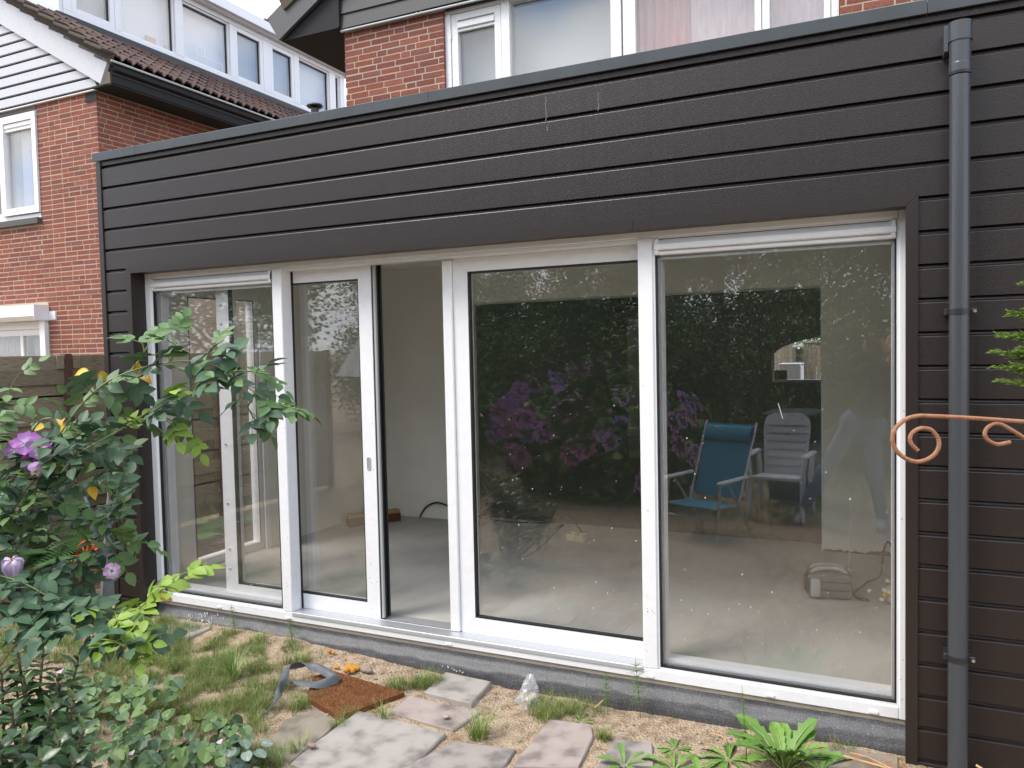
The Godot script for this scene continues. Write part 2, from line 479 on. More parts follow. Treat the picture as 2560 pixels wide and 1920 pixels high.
func build_extension() -> void:
	var t := thing("house_extension", "flat roofed extension clad in dark brown boards with white sliding doors", "extension", V(2.2, -0.14, -1.3))
	# --- carcass
	var core := MB.new()
	core.box(V(-0.27, 2.245, -0.15), V(6.5, 2.9, 0.079))
	core.box(V(-0.27, -0.4, -0.15), V(-0.008, 2.243, 0.079))
	core.box(V(4.645, -0.4, -0.15), V(6.5, 2.243, 0.079))
	part("front_wall", core, M.black, t)
	var w := MB.new()
	w.box(V(-0.268, -0.4, -0.152), V(-0.13, 0.055, -2.99))
	w.box(V(-0.268, 0.057, -0.152), V(-0.13, 2.46, -0.45))
	w.box(V(-0.268, 0.057, -1.25), V(-0.13, 2.46, -2.99))
	w.box(V(-0.268, 2.15, -0.452), V(-0.13, 2.46, -1.248))
	part("side_wall", w, M.plaster, t)
	w = MB.new()
	w.box(V(-0.128, -0.1, -2.68), V(0.95, 2.46, -2.99))
	w.box(V(4.09, -0.1, -2.68), V(4.698, 2.46, -2.99))
	w.box(V(0.952, 2.105, -2.681), V(4.088, 2.46, -2.989))
	part("back_wall", w, M.plaster, t)
	# ragged bottom edge of the plaster on the right
	w = MB.new()
	var be := PackedVector2Array([Vector2(4.69, 0.057), Vector2(4.1, 0.057)])
	for i in 40:
		var x := 4.1 + i * 0.0148
		be.append(Vector2(x + rnd(-0.003, 0.003), 0.062 + 0.03 * absf(bump_noise.get_noise_1d(i * 9.0)) + (0.016 if i > 22 and i < 32 else 0.0) + rnd(0, 0.006)))
	w.extrude(be, V(0, 0, -2.679), V(1, 0, 0), V(0, 1, 0), V(0, 0, 0.003))
	part("broken_edge", w, M.bricks[3], t)
	part("side_wall", bx(V(4.70, -0.3, -0.152), V(4.9, 2.46, -2.99)), M.plaster, t)
	part("ceiling", bx(V(-0.13, 2.462, -0.15), V(4.7, 2.5, -2.99)), M.ceiling, t)
	part("roof", bx(V(-0.26, 2.5, -0.16), V(6.5, 2.905, -2.79)), M.bitumen, t)
	# exterior of the side wall
	part("side_cladding", bx(V(-0.285, -0.3, -2.79), V(-0.270, 0.1, 0.0)), M.clad, t)
	part("side_cladding", bx(V(-0.285, 2.16, -2.79), V(-0.270, 2.95, 0.0)), M.clad, t)
	part("side_cladding", bx(V(-0.285, 0.102, -0.44), V(-0.270, 2.158, 0.0)), M.clad, t)
	part("side_cladding", bx(V(-0.285, 0.102, -2.79), V(-0.270, 2.158, -1.26)), M.clad, t)
	# --- cladding boards
	for k in range(-6, 18):
		var yt := BY - PITCH * k
		if k == -6:
			part("cladding_board", bx(V(-0.2455, 2.957, 0.0815), V(6.5, 2.99, 0.0995), 0.001), M.clad, t)
		elif k < 0:
			part("cladding_board", board(-0.2455, 6.5, yt), M.clad, t)
		else:
			if yt > -0.1: part("cladding_board", board(-0.2455, -0.0385, yt), M.clad, t)
			part("cladding_board", board(4.6405, 6.5, yt), M.clad, t)
	part("corner_profile", bx(V(-0.292, -0.3, 0.0), V(-0.247, 2.987, 0.108), 0.003), M.trim, t)
	# --- trim round the opening
	var tr := [[[-0.038, 2.27], [3.428, 2.27], [3.428, 2.224], [0.006, 2.224]], [[3.4295, 2.27], [4.64, 2.27], [4.594, 2.224], [3.4295, 2.224]], [[-0.038, 2.269], [0.006, 2.2225], [0.006, -0.3], [-0.038, -0.3]], [[4.64, 2.269], [4.594, 2.2225], [4.594, -0.3], [4.64, -0.3]]]
	for q in tr:
		var b := MB.new()
		var p := PackedVector2Array()
		for k in q: p.append(Vector2(k[0], k[1]))
		b.extrude(p, V(0, 0, 0.09), V(1, 0, 0), V(0, 1, 0), V(0, 0, 0.022))
		part("trim", b, M.trim, t)
	part("reveal", bx(V(-0.007, -0.3, 0.0885), V(0.0045, 2.236, -0.06), 0.001), M.trim, t)
	part("reveal", bx(V(4.5955, -0.3, 0.0885), V(4.607, 2.236, 0.002), 0.001), M.trim, t)
	part("reveal", bx(V(0.006, 2.2255, 0.0885), V(4.594, 2.237, -0.04), 0.001), M.trim, t)
	# --- coping
	var xs := [-0.302, 0.105, 2.327, 4.672, 6.5]
	for i in 4:
		var b := MB.new()
		b.extrude(PackedVector2Array([Vector2(0.122, 2.988), Vector2(0.123, 3.041), Vector2(0.119, 3.044), Vector2(-0.22, 3.033), Vector2(-0.22, 3.01), Vector2(0.112, 3.012), Vector2(0.112, 2.986)]), V(xs[i] + 0.001, 0, 0), V(0, 0, 1), V(0, 1, 0), V(xs[i + 1] - xs[i] - 0.002, 0, 0))
		part("coping", b, M.coping, t)
	part("coping", bx(V(-0.302, 2.988, -2.79), V(-0.1, 3.042, -0.223), 0.002), M.coping, t)
	part("fascia", bx(V(-0.28, 2.905, -0.15), V(6.5, 3.009, 0.078)), M.black, t)
	# --- plinth
	var pl := MB.new()
	var nz := func(x: float) -> float: return bump_noise.get_noise_1d(x * 90.0)
	pl.grid(func(a: float, q: float) -> Vector3:
		var x := -0.02 + 4.62 * a
		var y := -0.02 - 0.36 * q
		var bulge: float = 0.028 * exp(-pow((y + 0.075 + 0.012 * nz.call(x * 0.6 + 5.0)) / 0.022, 2.0)) + 0.052 * smoothstep(-0.055, -0.12, y) + 0.006 * nz.call(x) + 0.003 * nz.call(x * 3.0 + y * 40.0)
		return V(x, y, -0.006 + bulge), 240, 26)
	part("plinth_membrane", pl, M.membrane, t)
	part("mortar_strip", bx(V(-0.005, -0.034, -0.09), V(4.6, -0.002, -0.010)), M.mortar_strip, t)
	var sp := MB.new()
	for i in 60:
		var x := 0.32 + absf(rng.randfn()) * 0.16
		if i > 45: x = 2.28 + rnd(0, 0.14)
		var y := rnd(-0.10, -0.04)
		var l := rnd(0.003, 0.024)
		var z := 0.0
		if i > 45: y = -0.093 - (x - 2.28) * 0.15 + rnd(-0.006, 0.006); l = 0.006
		z = -0.004 + 0.028 * exp(-pow((y + 0.075) / 0.022, 2.0)) + 0.052 * smoothstep(-0.055, -0.12, y) + 0.004
		sp.box(V(x, y, z), V(x + rnd(0.002, 0.006), y + l, z + 0.003), 0.001)
	part("plaster_splash", sp, M.splash, t).set_meta("kind", "stuff")
	# --- fixed white frame
	var f := MB.new()
	f.box(V(0.0, 0.0, -0.12), V(0.054, 2.23, 0.0), 0.004)
	f.box(V(4.572, 0.0, -0.12), V(4.643, 2.23, -0.0005), 0.004)
	f.box(V(0.0545, 2.196, -0.12), V(4.5715, 2.2295, -0.001), 0.004)
	f.box(V(0.0545, 0.0005, -0.12), V(4.5715, 0.056, -0.001), 0.004)
	f.box(V(1.108, 0.0565, -0.09), V(1.179, 2.1955, 0.0005), 0.004)
	f.box(V(3.42, 0.0565, -0.12), V(3.494, 2.1955, 0.0005), 0.004)
	# glazing beads
	for q in [[0.054, 1.108], [3.494, 4.572]]:
		frame_rect(f, q[0], q[1], 0.056, 2.196, -0.02, -0.009, 0.010, 0.010, 0.012, 0.010)
	# head of the sliding section, stepped
	f.box(V(1.1795, 2.178, -0.095), V(3.4195, 2.1955, -0.012), 0.002)
	var fr := part("door_frame", f, M.white, t)
	var g := MB.new()
	gasket(g, 0.064, 1.098, 0.068, 2.186, -0.029, -0.0095, 0.008)
	part("seal", g, M.seal, fr)
	g = MB.new()
	gasket(g, 3.504, 4.562, 0.068, 2.186, -0.029, -0.0095, 0.008)
	part("seal", g, M.seal, fr)
	part("seal", bx(V(1.1795, 0.06, -0.0945), V(1.19, 2.177, -0.088)), M.seal, fr)
	pane_pair(fr, 0.064, 1.098, 0.068, 2.105, -0.03, M.pane)
	pane_pair(fr, 3.504, 4.562, 0.068, 2.105, -0.03, M.pane)
	# spacer and lower inner bead seen through the glass
	var s2 := MB.new()
	frame_rect(s2, 0.07, 1.092, 0.074, 2.1, -0.049, -0.0365, 0.012, 0.012, 0.012, 0.012)
	frame_rect(s2, 3.51, 4.556, 0.074, 2.1, -0.049, -0.0365, 0.012, 0.012, 0.012, 0.012)
	part("spacer", s2, M.alu, fr)
	var ib := MB.new()
	frame_rect(ib, 0.0545, 1.1075, 0.0565, 2.1955, -0.12, -0.058, 0.03, 0.03, 0.045, 0.03)
	frame_rect(ib, 3.4945, 4.5715, 0.0565, 2.1955, -0.12, -0.058, 0.03, 0.03, 0.045, 0.03)
	part("inner_frame", ib, M.white, fr)
	for q in [[0.064, 1.098], [3.506, 4.560]]:
		var vg := MB.new()
		var pf := PackedVector2Array([Vector2(-0.028, 2.108), Vector2(-0.008, 2.108), Vector2(-0.004, 2.112), Vector2(-0.004, 2.122), Vector2(-0.012, 2.130), Vector2(0.010, 2.132), Vector2(0.013, 2.138), Vector2(0.010, 2.158), Vector2(-0.004, 2.176), Vector2(-0.012, 2.186), Vector2(-0.028, 2.186)])
		vg.extrude(pf, V(q[0], 0, 0), V(0, 0, 1), V(0, 1, 0), V(q[1] - q[0], 0, 0))
		var vp := part("vent_grille", vg, M.white, t)
		for x in [q[0], q[1] - 0.02]:
			part("end_cap", bx(V(x, 2.109, -0.02), V(x + 0.02, 2.187, 0.0065), 0.003), M.white, vp)
	for x in [0.569, 1.142, 2.297, 3.453, 4.028, 4.469]:
		part("drain_cap", bx(V(x - 0.02, 0.010, -0.0005), V(x + 0.02, 0.024, 0.007), 0.002), M.white, t)
	# --- sliding leaf, pushed open to the left
	f = MB.new()
	frame_rect(f, 0.54, 1.772, 0.06, 2.19, -0.165, -0.096, 0.105, 0.092, 0.092, 0.084)
	var sl := part("sliding_sash", f, M.white, t)
	sl.set_meta("label", "sliding door leaf pushed open behind the left pane")
	pane_pair(sl, 0.642, 1.683, 0.15, 2.108, -0.118, M.pane)
	g = MB.new()
	gasket(g, 0.643, 1.682, 0.15, 2.108, -0.13, -0.0975, 0.009)
	part("seal", g, M.seal, sl)
	g = MB.new()
	g.box(V(1.7725, 0.065, -0.16), V(1.784, 2.186, -0.100), 0.002)
	g.box(V(1.784, 0.065, -0.132), V(1.80, 2.186, -0.118), 0.002)
	g.box(V(1.784, 0.065, -0.16), V(1.806, 2.186, -0.148), 0.002)
	part("brush_seal", g, M.seal, sl)
	g = MB.new()
	g.box(V(1.7725, 0.066, -0.118), V(1.797, 2.185, -0.1005), 0.002)
	part("edge_strip", g, M.alu_dark, sl)
	# finger pull
	var hd := MB.new()
	var ring := []
	for i in 25:
		var a := TAU * i / 24.0
		ring.append(V(1.722 + 0.0115 * cos(a), 1.0 + 0.0115 * sin(a) + (0.026 if sin(a) > 0 else -0.026), -0.094))
	hd.tube(ring, 0.003, 6)
	part("handle", hd, M.alu_dark, sl)
	part("handle_plate", bx(V(1.712, 0.966, -0.0962), V(1.732, 1.034, -0.0945), 0.001), M.silver, sl)
	for q in [1.995, 1.872, 1.08, 0.684, 0.381, 0.248]:
		var sc := MB.new()
		sc.tube([V(0.585, q, -0.097), V(0.585, q, -0.088)], 0.006, 8)
		sc.tube([V(0.574, q, -0.089), V(0.588, q, -0.087)], 0.003, 6)
		part("screw", sc, M.screw, sl)
	# --- fixed leaf on the right
	f = MB.new()
	frame_rect(f, 2.328, 3.492, 0.06, 2.177, -0.155, -0.0945, 0.092, 0.085, 0.092, 0.074)
	var fx := part("fixed_sash", f, M.white, t)
	pane_pair(fx, 2.418, 3.409, 0.15, 2.106, -0.112, M.pane)
	g = MB.new()
	gasket(g, 2.419, 3.408, 0.151, 2.104, -0.125, -0.096, 0.011)
	part("seal", g, M.seal, fx)
	part("cover_strip", bx(V(2.266, 0.061, -0.14), V(2.326, 2.172, -0.0785), 0.004), M.white, fx)
	# --- sill and tracks
	part("sill_track", bx(V(1.181, 0.0565, -0.0955), V(3.4185, 0.0595, 0.003), 0.001), M.alu, t)
	part("sill_lip", bx(V(1.181, 0.0375, -0.0005), V(3.4185, 0.0563, 0.005), 0.001), M.alu_dark, t)
	part("sill_track", bx(V(0.5, 0.0565, -0.20), V(3.4185, 0.0592, -0.0965), 0.001), M.alu, t)
	part("track_groove", bx(V(1.181, 0.0593, -0.104), V(3.4185, 0.0602, -0.0985)), M.seal, t)
	# --- window in the left wall
	f = MB.new()
	f.xf = Transform3D(Basis(Vector3.UP, PI / 2), V(-0.13, 0, 0))
	frame_rect(f, 0.452, 1.248, 0.058, 2.149, -0.11, -0.03, 0.045, 0.075, 0.062, 0.04)
	var sw := part("side_window", f, M.white, t)
	for dz in [-0.06, -0.08]:
		var pb := bx(V(-0.13 + dz, 0.12, -0.497), V(-0.13 + dz - 0.005, 2.109, -1.173))
		part("pane", pb, M.pane, sw)
	var bd := MB.new()
	bd.box(V(-0.156, 0.122, -0.4975), V(-0.1535, 2.108, -0.506)); bd.box(V(-0.156, 0.122, -1.1645), V(-0.1535, 2.108, -1.1725))
	bd.box(V(-0.156, 2.1, -0.507), V(-0.1535, 2.1085, -1.164))
	part("seal", bd, M.seal, sw)
	part("inner_reveal", bx(V(-0.131, 0.0565, -1.195), V(-0.115, 1.995, -1.247), 0.002), M.white, sw)
	# --- room floor
	struct("floor", bx(V(-0.128, -0.05, -0.121), V(4.699, 0.0565, -2.9)), M.screed)
	# dust and plaster specks on the glass
	var dn := MB.new()
	for i in 260:
		var q := rng.randi() % 3
		var z: float = [-0.0293, -0.0293, -0.1113][q]
		var x: float = [rnd(0.1, 1.08), rnd(3.54, 4.53), rnd(2.45, 3.38)][q]
		var y := 0.1 + 1.3 * pow(rng.randf(), 1.6)
		var r := 0.0009 + 0.0016 * pow(rng.randf(), 3.0)
		dn.box(V(x - r, y - r * rnd(1, 2.4), z), V(x + r, y + r, z + 0.0004))
	for q in [[4.07, 1.39, -0.3, 0.1]]:
		dn.tube([V(q[0], q[1], -0.029), V(q[0] + 0.02, q[1] - 0.07, -0.029)], 0.0016, 4)
	part("plaster_specks", dn, M.splash, fr).set_meta("kind", "stuff")

	# drips and dirt
	var dp := MB.new()
	for q in [[2.991, 2.925, 2.80], [2.996, 2.782, 2.753], [3.265, 2.90, 2.81]]:
		var pts := []
		for i in 9: pts.append(V(q[0] + 0.004 * sin(i * 1.3) * i / 8.0, lerpf(q[1], q[2], i / 8.0), 0.1003))
		dp.tube(pts, [0.0002, 0.0003, 0.0003, 0.0004, 0.0003, 0.0004, 0.0004, 0.0005, 0.0008], 4)
	part("plaster_drip", dp, M.splash, t).set_meta("kind", "stuff")
	dp = MB.new()
	for i in 46:
		var x: float = [rnd(3.43, 3.485), rnd(1.12, 1.17), rnd(4.576, 4.592), rnd(1.7, 1.76)][mini(rng.randi() % 6, 3)]
		var z: float = -0.0955 if x > 1.5 and x < 2 else 0.0008
		var y := 0.08 + 1.5 * pow(rng.randf(), 2.2)
		var r := rnd(0.0008, 0.0022)
		dp.box(V(x - r, y - r * rnd(0.8, 2.0), z), V(x + r, y + r, z + 0.0004))
	part("dirt_specks", dp, M.cane_old, t).set_meta("kind", "stuff")

func build_downpipe() -> void:
	var at := V(4.782, -0.14, 0.185)
	var t := thing("downpipe", "round dark grey plastic rainwater pipe running down the cladding", "drainpipe", at)
	var b := MB.new()
	b.lathe([Vector2(0.0, -0.15), Vector2(0.037, -0.15), Vector2(0.037, 2.70), Vector2(0.0, 2.70)], V(at.x, 0, at.z), 28)
	part("pipe", b, M.pvc_grey, t)
	b = MB.new()
	b.lathe([Vector2(0.0365, 2.735), Vector2(0.0385, 2.735), Vector2(0.0385, 2.86), Vector2(0.0345, 2.86)], V(at.x, 0, at.z), 28)
	b.lathe([Vector2(0.0, 2.705), Vector2(0.0375, 2.705), Vector2(0.040, 2.715), Vector2(0.040, 2.745), Vector2(0.038, 2.75)], V(at.x, 0, at.z), 28)
	part("socket", b, M.pvc_grey, t)
	b = MB.new()
	b.lathe([Vector2(0.039, 2.835), Vector2(0.0425, 2.832), Vector2(0.0425, 2.905), Vector2(0.039, 2.905), Vector2(0.0, 2.9)], V(at.x, 0, at.z), 28)
	b.box(V(at.x - 0.055, 2.80, 0.101), V(at.x - 0.040, 2.90, 0.19), 0.002)
	part("collar", b, M.pvc_grey, t)
	for y in [1.778, 0.378]:
		b = MB.new()
		b.lathe([Vector2(0.037, y - 0.011), Vector2(0.040, y - 0.011), Vector2(0.040, y + 0.011), Vector2(0.037, y + 0.011)], V(at.x, 0, at.z), 28)
		b.box(V(at.x - 0.053, y - 0.014, 0.13), V(at.x - 0.037, y + 0.014, 0.192), 0.003)
		b.box(V(at.x + 0.037, y - 0.012, 0.176), V(at.x + 0.062, y + 0.012, 0.192), 0.003)
		b.box(V(at.x - 0.05, y - 0.01, 0.101), V(at.x + 0.05, y + 0.01, 0.152), 0.002)
		var br := part("bracket", b, M.bracket, t)
		b = MB.new()
		b.tube([V(at.x + 0.053, y, 0.188), V(at.x + 0.053, y, 0.202)], 0.0065, 8)
		part("screw", b, M.screw, br)

func noisy_path(pts: Array, step := 0.03) -> Array:
	var cv := Curve3D.new()
	for i in pts.size():
		var a: Vector3 = pts[maxi(i - 1, 0)]
		var b: Vector3 = pts[mini(i + 1, pts.size() - 1)]
		var tg := (b - a) / 6.0
		cv.add_point(pts[i], -tg, tg)
	cv.bake_interval = step
	return Array(cv.get_baked_points())

func build_interior() -> void:
	var fl := 0.0565
	# broom leaning in the corner
	var t := thing("broom", "wooden broom with stiff brown bristles leaning in the doorway corner", "broom", V(0.2, fl, -2.2))
	var b := MB.new()
	b.xf = Transform3D(Basis(Vector3.UP, 0.9), V(0.18, fl, -2.3))
	b.box(V(-0.25, 0.075, -0.035), V(0.25, 0.115, 0.035), 0.008)
	part("head", b, M.broom_wood, t)
	b = MB.new()
	b.xf = Transform3D(Basis(Vector3.UP, 0.9), V(0.18, fl, -2.3))
	for i in 90:
		var x := -0.245 + 0.49 * (i % 30) / 29.0
		var z := [-0.024, 0.0, 0.024][i / 30] as float
		b.box(V(x - 0.007, 0.0, z - 0.011 + rnd(-0.004, 0.004)), V(x + 0.007, 0.076, z + 0.011 + rnd(-0.004, 0.004)))
	part("bristles", b, M.bristle, t)
	b = MB.new()
	b.tube([V(0.18, fl + 0.1, -2.3), V(0.02, 1.4, -2.56)], 0.012, 10)
	part("handle", b, M.broom_wood, t)
	b = MB.new()
	b.tube([V(0.19, fl + 0.11, -2.24), V(0.155, 0.30, -2.345)], 0.006, 6)
	b.tube([V(0.16, fl + 0.11, -2.36), V(0.155, 0.30, -2.345)], 0.006, 6)
	part("brace", b, M.silver, t)
	# cables
	b = MB.new()
	b.tube(noisy_path([V(0.47, fl + 0.005, -2.64), V(0.53, 0.16, -2.66), V(0.66, 0.22, -2.64), V(0.8, 0.2, -2.63), V(1.0, fl + 0.008, -2.85), V(1.35, fl + 0.008, -2.75), V(1.75, fl + 0.012, -2.85), V(1.88, 0.16, -2.78), V(2.02, 0.17, -2.66), V(2.22, fl + 0.02, -2.45)]), 0.008, 6)
	solo("cable", b, M.cable, V(1.3, fl, -2.7), "black cable running along the back wall to the cream junction box", "cable", "")
	b = MB.new()
	b.tube(noisy_path([V(0.96, fl + 0.008, -3.9), V(0.75, fl + 0.01, -4.2), V(1.05, fl + 0.012, -4.3), V(1.3, fl + 0.01, -3.75), V(1.0, fl + 0.01, -3.45), V(1.5, fl + 0.02, -4.0), V(2.0, fl + 0.01, -4.1)]), 0.009, 6)
	b.tube(noisy_path([V(0.96, fl + 0.022, -4.1), V(1.2, fl + 0.028, -4.35), V(1.5, fl + 0.03, -4.1), V(1.7, fl + 0.01, -4.3)]), 0.009, 6)
	solo("cable", b, M.cable, V(1.3, fl, -4.0), "loose coil of black cable on the dark floor beyond the opening", "cable", "")
	# junction box
	t = thing("junction_box", "cream double electrical junction box lying on the bare concrete floor", "junction box", V(2.2, fl, -2.35))
	for k in 2:
		b = MB.new()
		b.xf = Transform3D(Basis(Vector3.UP, -0.15), V(2.15 + 0.082 * k, fl, -2.36 + 0.012 * k))
		for q in [[V(-0.04, 0, -0.04), V(-0.035, 0.055, 0.04)], [V(0.035, 0, -0.04), V(0.04, 0.055, 0.04)], [V(-0.0349, 0, -0.04), V(0.0349, 0.055, -0.035)], [V(-0.0349, 0, 0.035), V(0.0349, 0.05, 0.04)], [V(-0.0349, 0, -0.0349), V(0.0349, 0.004, 0.0349)]]: b.box(q[0], q[1], 0.001)
		var cup := part("cup", b, M.cream, t)
		b = MB.new()
		b.xf = Transform3D(Basis(Vector3.UP, -0.15), V(2.15 + 0.082 * k, fl, -2.36 + 0.012 * k))
		for x in [-0.016, 0.016]: b.tube([V(x, 0.025, 0.0395), V(x, 0.025, 0.043)], 0.011, 12)
		part("knockout", b, M.cream, cup)
	# radio
	t = thing("radio", "grey and silver portable radio with raised antenna standing on the concrete floor", "radio", V(4.19, fl, -1.52), 0.18)
	b = MB.new()
	var pf := PackedVector2Array()
	for i in 28:
		var a := TAU * i / 28.0
		pf.append(Vector2(signf(cos(a)) * pow(absf(cos(a)), 0.42) * 0.095, 0.085 + signf(sin(a)) * pow(absf(sin(a)), 0.5) * 0.083))
	b.extrude(pf, V(-0.11, 0, 0), V(0, 0, 1), V(0, 1, 0), V(0.245, 0, 0))
	loc("body", b, M.grey_plastic, t)
	b = MB.new()
	b.lathe([Vector2(0.0, -0.012), Vector2(0.045, -0.008), Vector2(0.07, 0.012), Vector2(0.076, 0.03)], V(-0.128, 0.085, 0), 20, Vector3.RIGHT)
	loc("speaker", b, M.dark_plastic, t)
	b = MB.new()
	b.box(V(-0.105, 0.02, 0.088), V(-0.045, 0.135, 0.1005), 0.006)
	loc("front_panel", b, M.silver, t)
	b = MB.new()
	for y in [0.062, 0.112]: b.box(V(-0.038, y, 0.09), V(0.125, y + 0.006, 0.0985), 0.002)
	loc("groove", b, M.dark_plastic, t)
	b = MB.new()
	b.tube(noisy_path([V(-0.105, 0.13, 0.07), V(-0.08, 0.172, 0.04), V(0.0, 0.186, 0.02), V(0.09, 0.178, 0.03), V(0.128, 0.13, 0.06)]), 0.014, 8)
	b.tube(noisy_path([V(-0.1, 0.14, -0.06), V(-0.07, 0.18, -0.05), V(0.02, 0.19, -0.05), V(0.1, 0.178, -0.05), V(0.128, 0.13, -0.06)]), 0.012, 8)
	loc("handle", b, M.beige_plastic, t)
	b = MB.new()
	b.box(V(-0.05, 0.168, -0.04), V(0.09, 0.182, 0.02), 0.005)
	loc("cassette_lid", b, M.silver, t)
	b = MB.new()
	b.tube([V(0.137, 0.10, -0.02), V(0.137, 0.2, -0.02), V(0.15, 0.74, -0.01)], [0.004, 0.003, 0.0018], 6)
	loc("antenna", b, M.silver, t)
	b = MB.new()
	b.tube(noisy_path([V(0.137, 0.07, 0.02), V(0.17, 0.02, 0.05), V(0.23, 0.006, 0.04), V(0.235, 0.006, 0.075), V(0.17, 0.012, 0.06), V(0.139, 0.05, 0.03)]), 0.0045, 6)
	loc("strap", b, M.cable, t)
	# mains lead, power socket, rolled duct and bag by the right wall
	b = MB.new()
	b.tube(noisy_path([V(4.34, fl + 0.02, -1.56), V(4.42, fl + 0.006, -1.9), V(4.5, fl + 0.006, -2.1), V(4.52, 0.16, -2.35), V(4.55, 0.23, -2.4), V(4.60, 0.16, -2.4)]), 0.0055, 6)
	solo("power_lead", b, M.cable, V(4.5, fl, -2.1), "thin black mains lead from the radio to the wall socket", "cable", "")
	t = thing("extension_socket", "cream power socket block on a cable end low beside the right wall", "socket", V(4.63, fl, -2.38))
	b = MB.new()
	b.xf = Transform3D(Basis(V(0.2, 1, 0.4).normalized(), 0.6), V(4.63, fl + 0.075, -2.38))
	b.box(V(-0.05, -0.035, -0.03), V(0.05, 0.045, 0.03), 0.006)
	part("housing", b, M.cream, t)
	b = MB.new()
	b.tube(noisy_path([V(4.64, fl + 0.012, -2.33), V(4.58, fl + 0.012, -2.42), V(4.6, 0.1, -2.47), V(4.66, 0.13, -2.45), V(4.67, fl + 0.05, -2.4)]), 0.007, 6)
	part("lead", b, M.cable, t)
	t = thing("plastic_bag", "crumpled clear bag of white and yellow cable clips by the radio", "bag", V(4.58, fl, -1.5))
	b = MB.new()
	for i in 46:
		var p := V(4.56 + rng.randfn() * 0.035, fl + 0.02 + absf(rng.randfn()) * 0.05, -1.5 + rng.randfn() * 0.03)
		b.col = Color(0.75, 0.74, 0.66) if rng.randf() < 0.6 else Color(0.62, 0.50, 0.05)
		b.xf = Transform3D(Basis(rdir(), rnd(0, 3)), p)
		b.box(V(-0.012, -0.009, -0.009), V(0.012, 0.009, 0.009), 0.003)
	part("cable_clips", b, M.vert, t)
	b = MB.new()
	crumple(b, V(4.57, fl + 0.06, -1.5), V(0.075, 0.075, 0.06), 0.35, 3)
	part("film", b, M.bag, t)
	t = thing("flexible_duct", "ribbed grey flexible duct end lying against the right wall", "duct", V(4.66, fl, -1.45))
	b = MB.new()
	var rr := []
	var pp := []
	for i in 30:
		pp.append(V(4.615 + 0.0028 * i, fl + 0.10 - 0.0005 * i, -1.42 - 0.002 * i))
		rr.append(0.030 if i % 2 == 0 else 0.026)
	b.tube(pp, rr, 14)
	part("hose", b, M.dark_plastic, t)
	b = MB.new()
	b.tube(noisy_path([V(4.69, fl + 0.01, -1.35), V(4.65, fl + 0.02, -1.25), V(4.6, fl + 0.015, -1.2)]), 0.004, 6)
	b.tube([V(4.66, fl + 0.02, -1.43), V(4.66, fl + 0.075, -1.43)], 0.008, 6)
	part("cord", b, M.cable, t)
	b = MB.new()
	crumple(b, V(4.62, 0.60, -1.6), V(0.035, 0.06, 0.04), 0.4, 8)
	solo("clear_wrap", b, M.bag, V(4.62, 0.55, -1.6), "scrap of clear plastic film hanging on the right wall", "plastic film", "")

func crumple(b: MB, at: Vector3, r: Vector3, amp: float, seed_: int) -> void:
	var f := FastNoiseLite.new()
	f.seed = seed_; f.frequency = 0.9; f.fractal_octaves = 3; f.noise_type = FastNoiseLite.TYPE_CELLULAR
	b.grid(func(u: float, v: float) -> Vector3:
		var a := TAU * u
		var e := PI * (v - 0.5)
		var d := V(cos(e) * cos(a), sin(e), cos(e) * sin(a))
		var k := 1.0 + amp * f.get_noise_3dv(d * 2.4)
		return at + d * r * k, 22, 14)

func brick_mesh() -> ArrayMesh:
	var b := bx(V(0, 0, -0.5), V(1, 1, 0.5), 0.0)
	return b.mesh()

# running random bond along u from o; pieces as single parts up to "most", the rest joined
func lay_bricks(parent: Node3D, o: Vector3, u: Vector3, nrm: Vector3, width: float, y0: float, y1: float, holes: Array, most: int, course := 0.0605) -> int:
	var unit := MB.new()
	unit.box(V(0, 0, -0.04), V(1, 1, 0.0), 0.0)
	var um := unit.mesh()
	var rest := {}
	var made := 0
	var row := 0
	var y := y1 - course
	while y > y0 - 0.001:
		var x := -rnd(0.0, 0.2)
		if row % 2 == 0: x = -0.11 if rng.randf() < 0.5 else -0.05
		while x < width:
			var l := 0.205 if rng.randf() > 0.2 else 0.1
			l += rnd(-0.004, 0.004)
			var a := maxf(x, 0.0)
			var e := minf(x + l, width)
			for h in holes:
				if y + 0.05 > h[2] and y < h[3]:
					if a < h[0] and e > h[0]:
						e = h[0]; l = h[1] - x - 0.011
					elif a >= h[0] and a < h[1]:
						e = a; l = h[1] - x - 0.011
			if e - a > 0.03:
				var k := rng.randi() % 6
				var hgt := 0.0475 + rnd(-0.0015, 0.0015)
				var p := o + u * a + V(0, y + rnd(-0.001, 0.001), 0) + nrm * rnd(-0.0035, -0.0005)
				var bs := Basis(u * (e - a), V(0, hgt, 0), nrm)
				if made < most:
					inst("brick", um, M.bricks[k], parent, Transform3D(bs, p - parent.position))
				else:
					if not rest.has(k): rest[k] = MB.new()
					rest[k].add(unit, Transform3D(bs, p))
				made += 1
			x += l + 0.013
		y -= course
		row += 1
	for k in rest:
		var r := part("brickwork", rest[k], M.bricks[k], parent)
		r.set_meta("kind", "stuff")
	return made

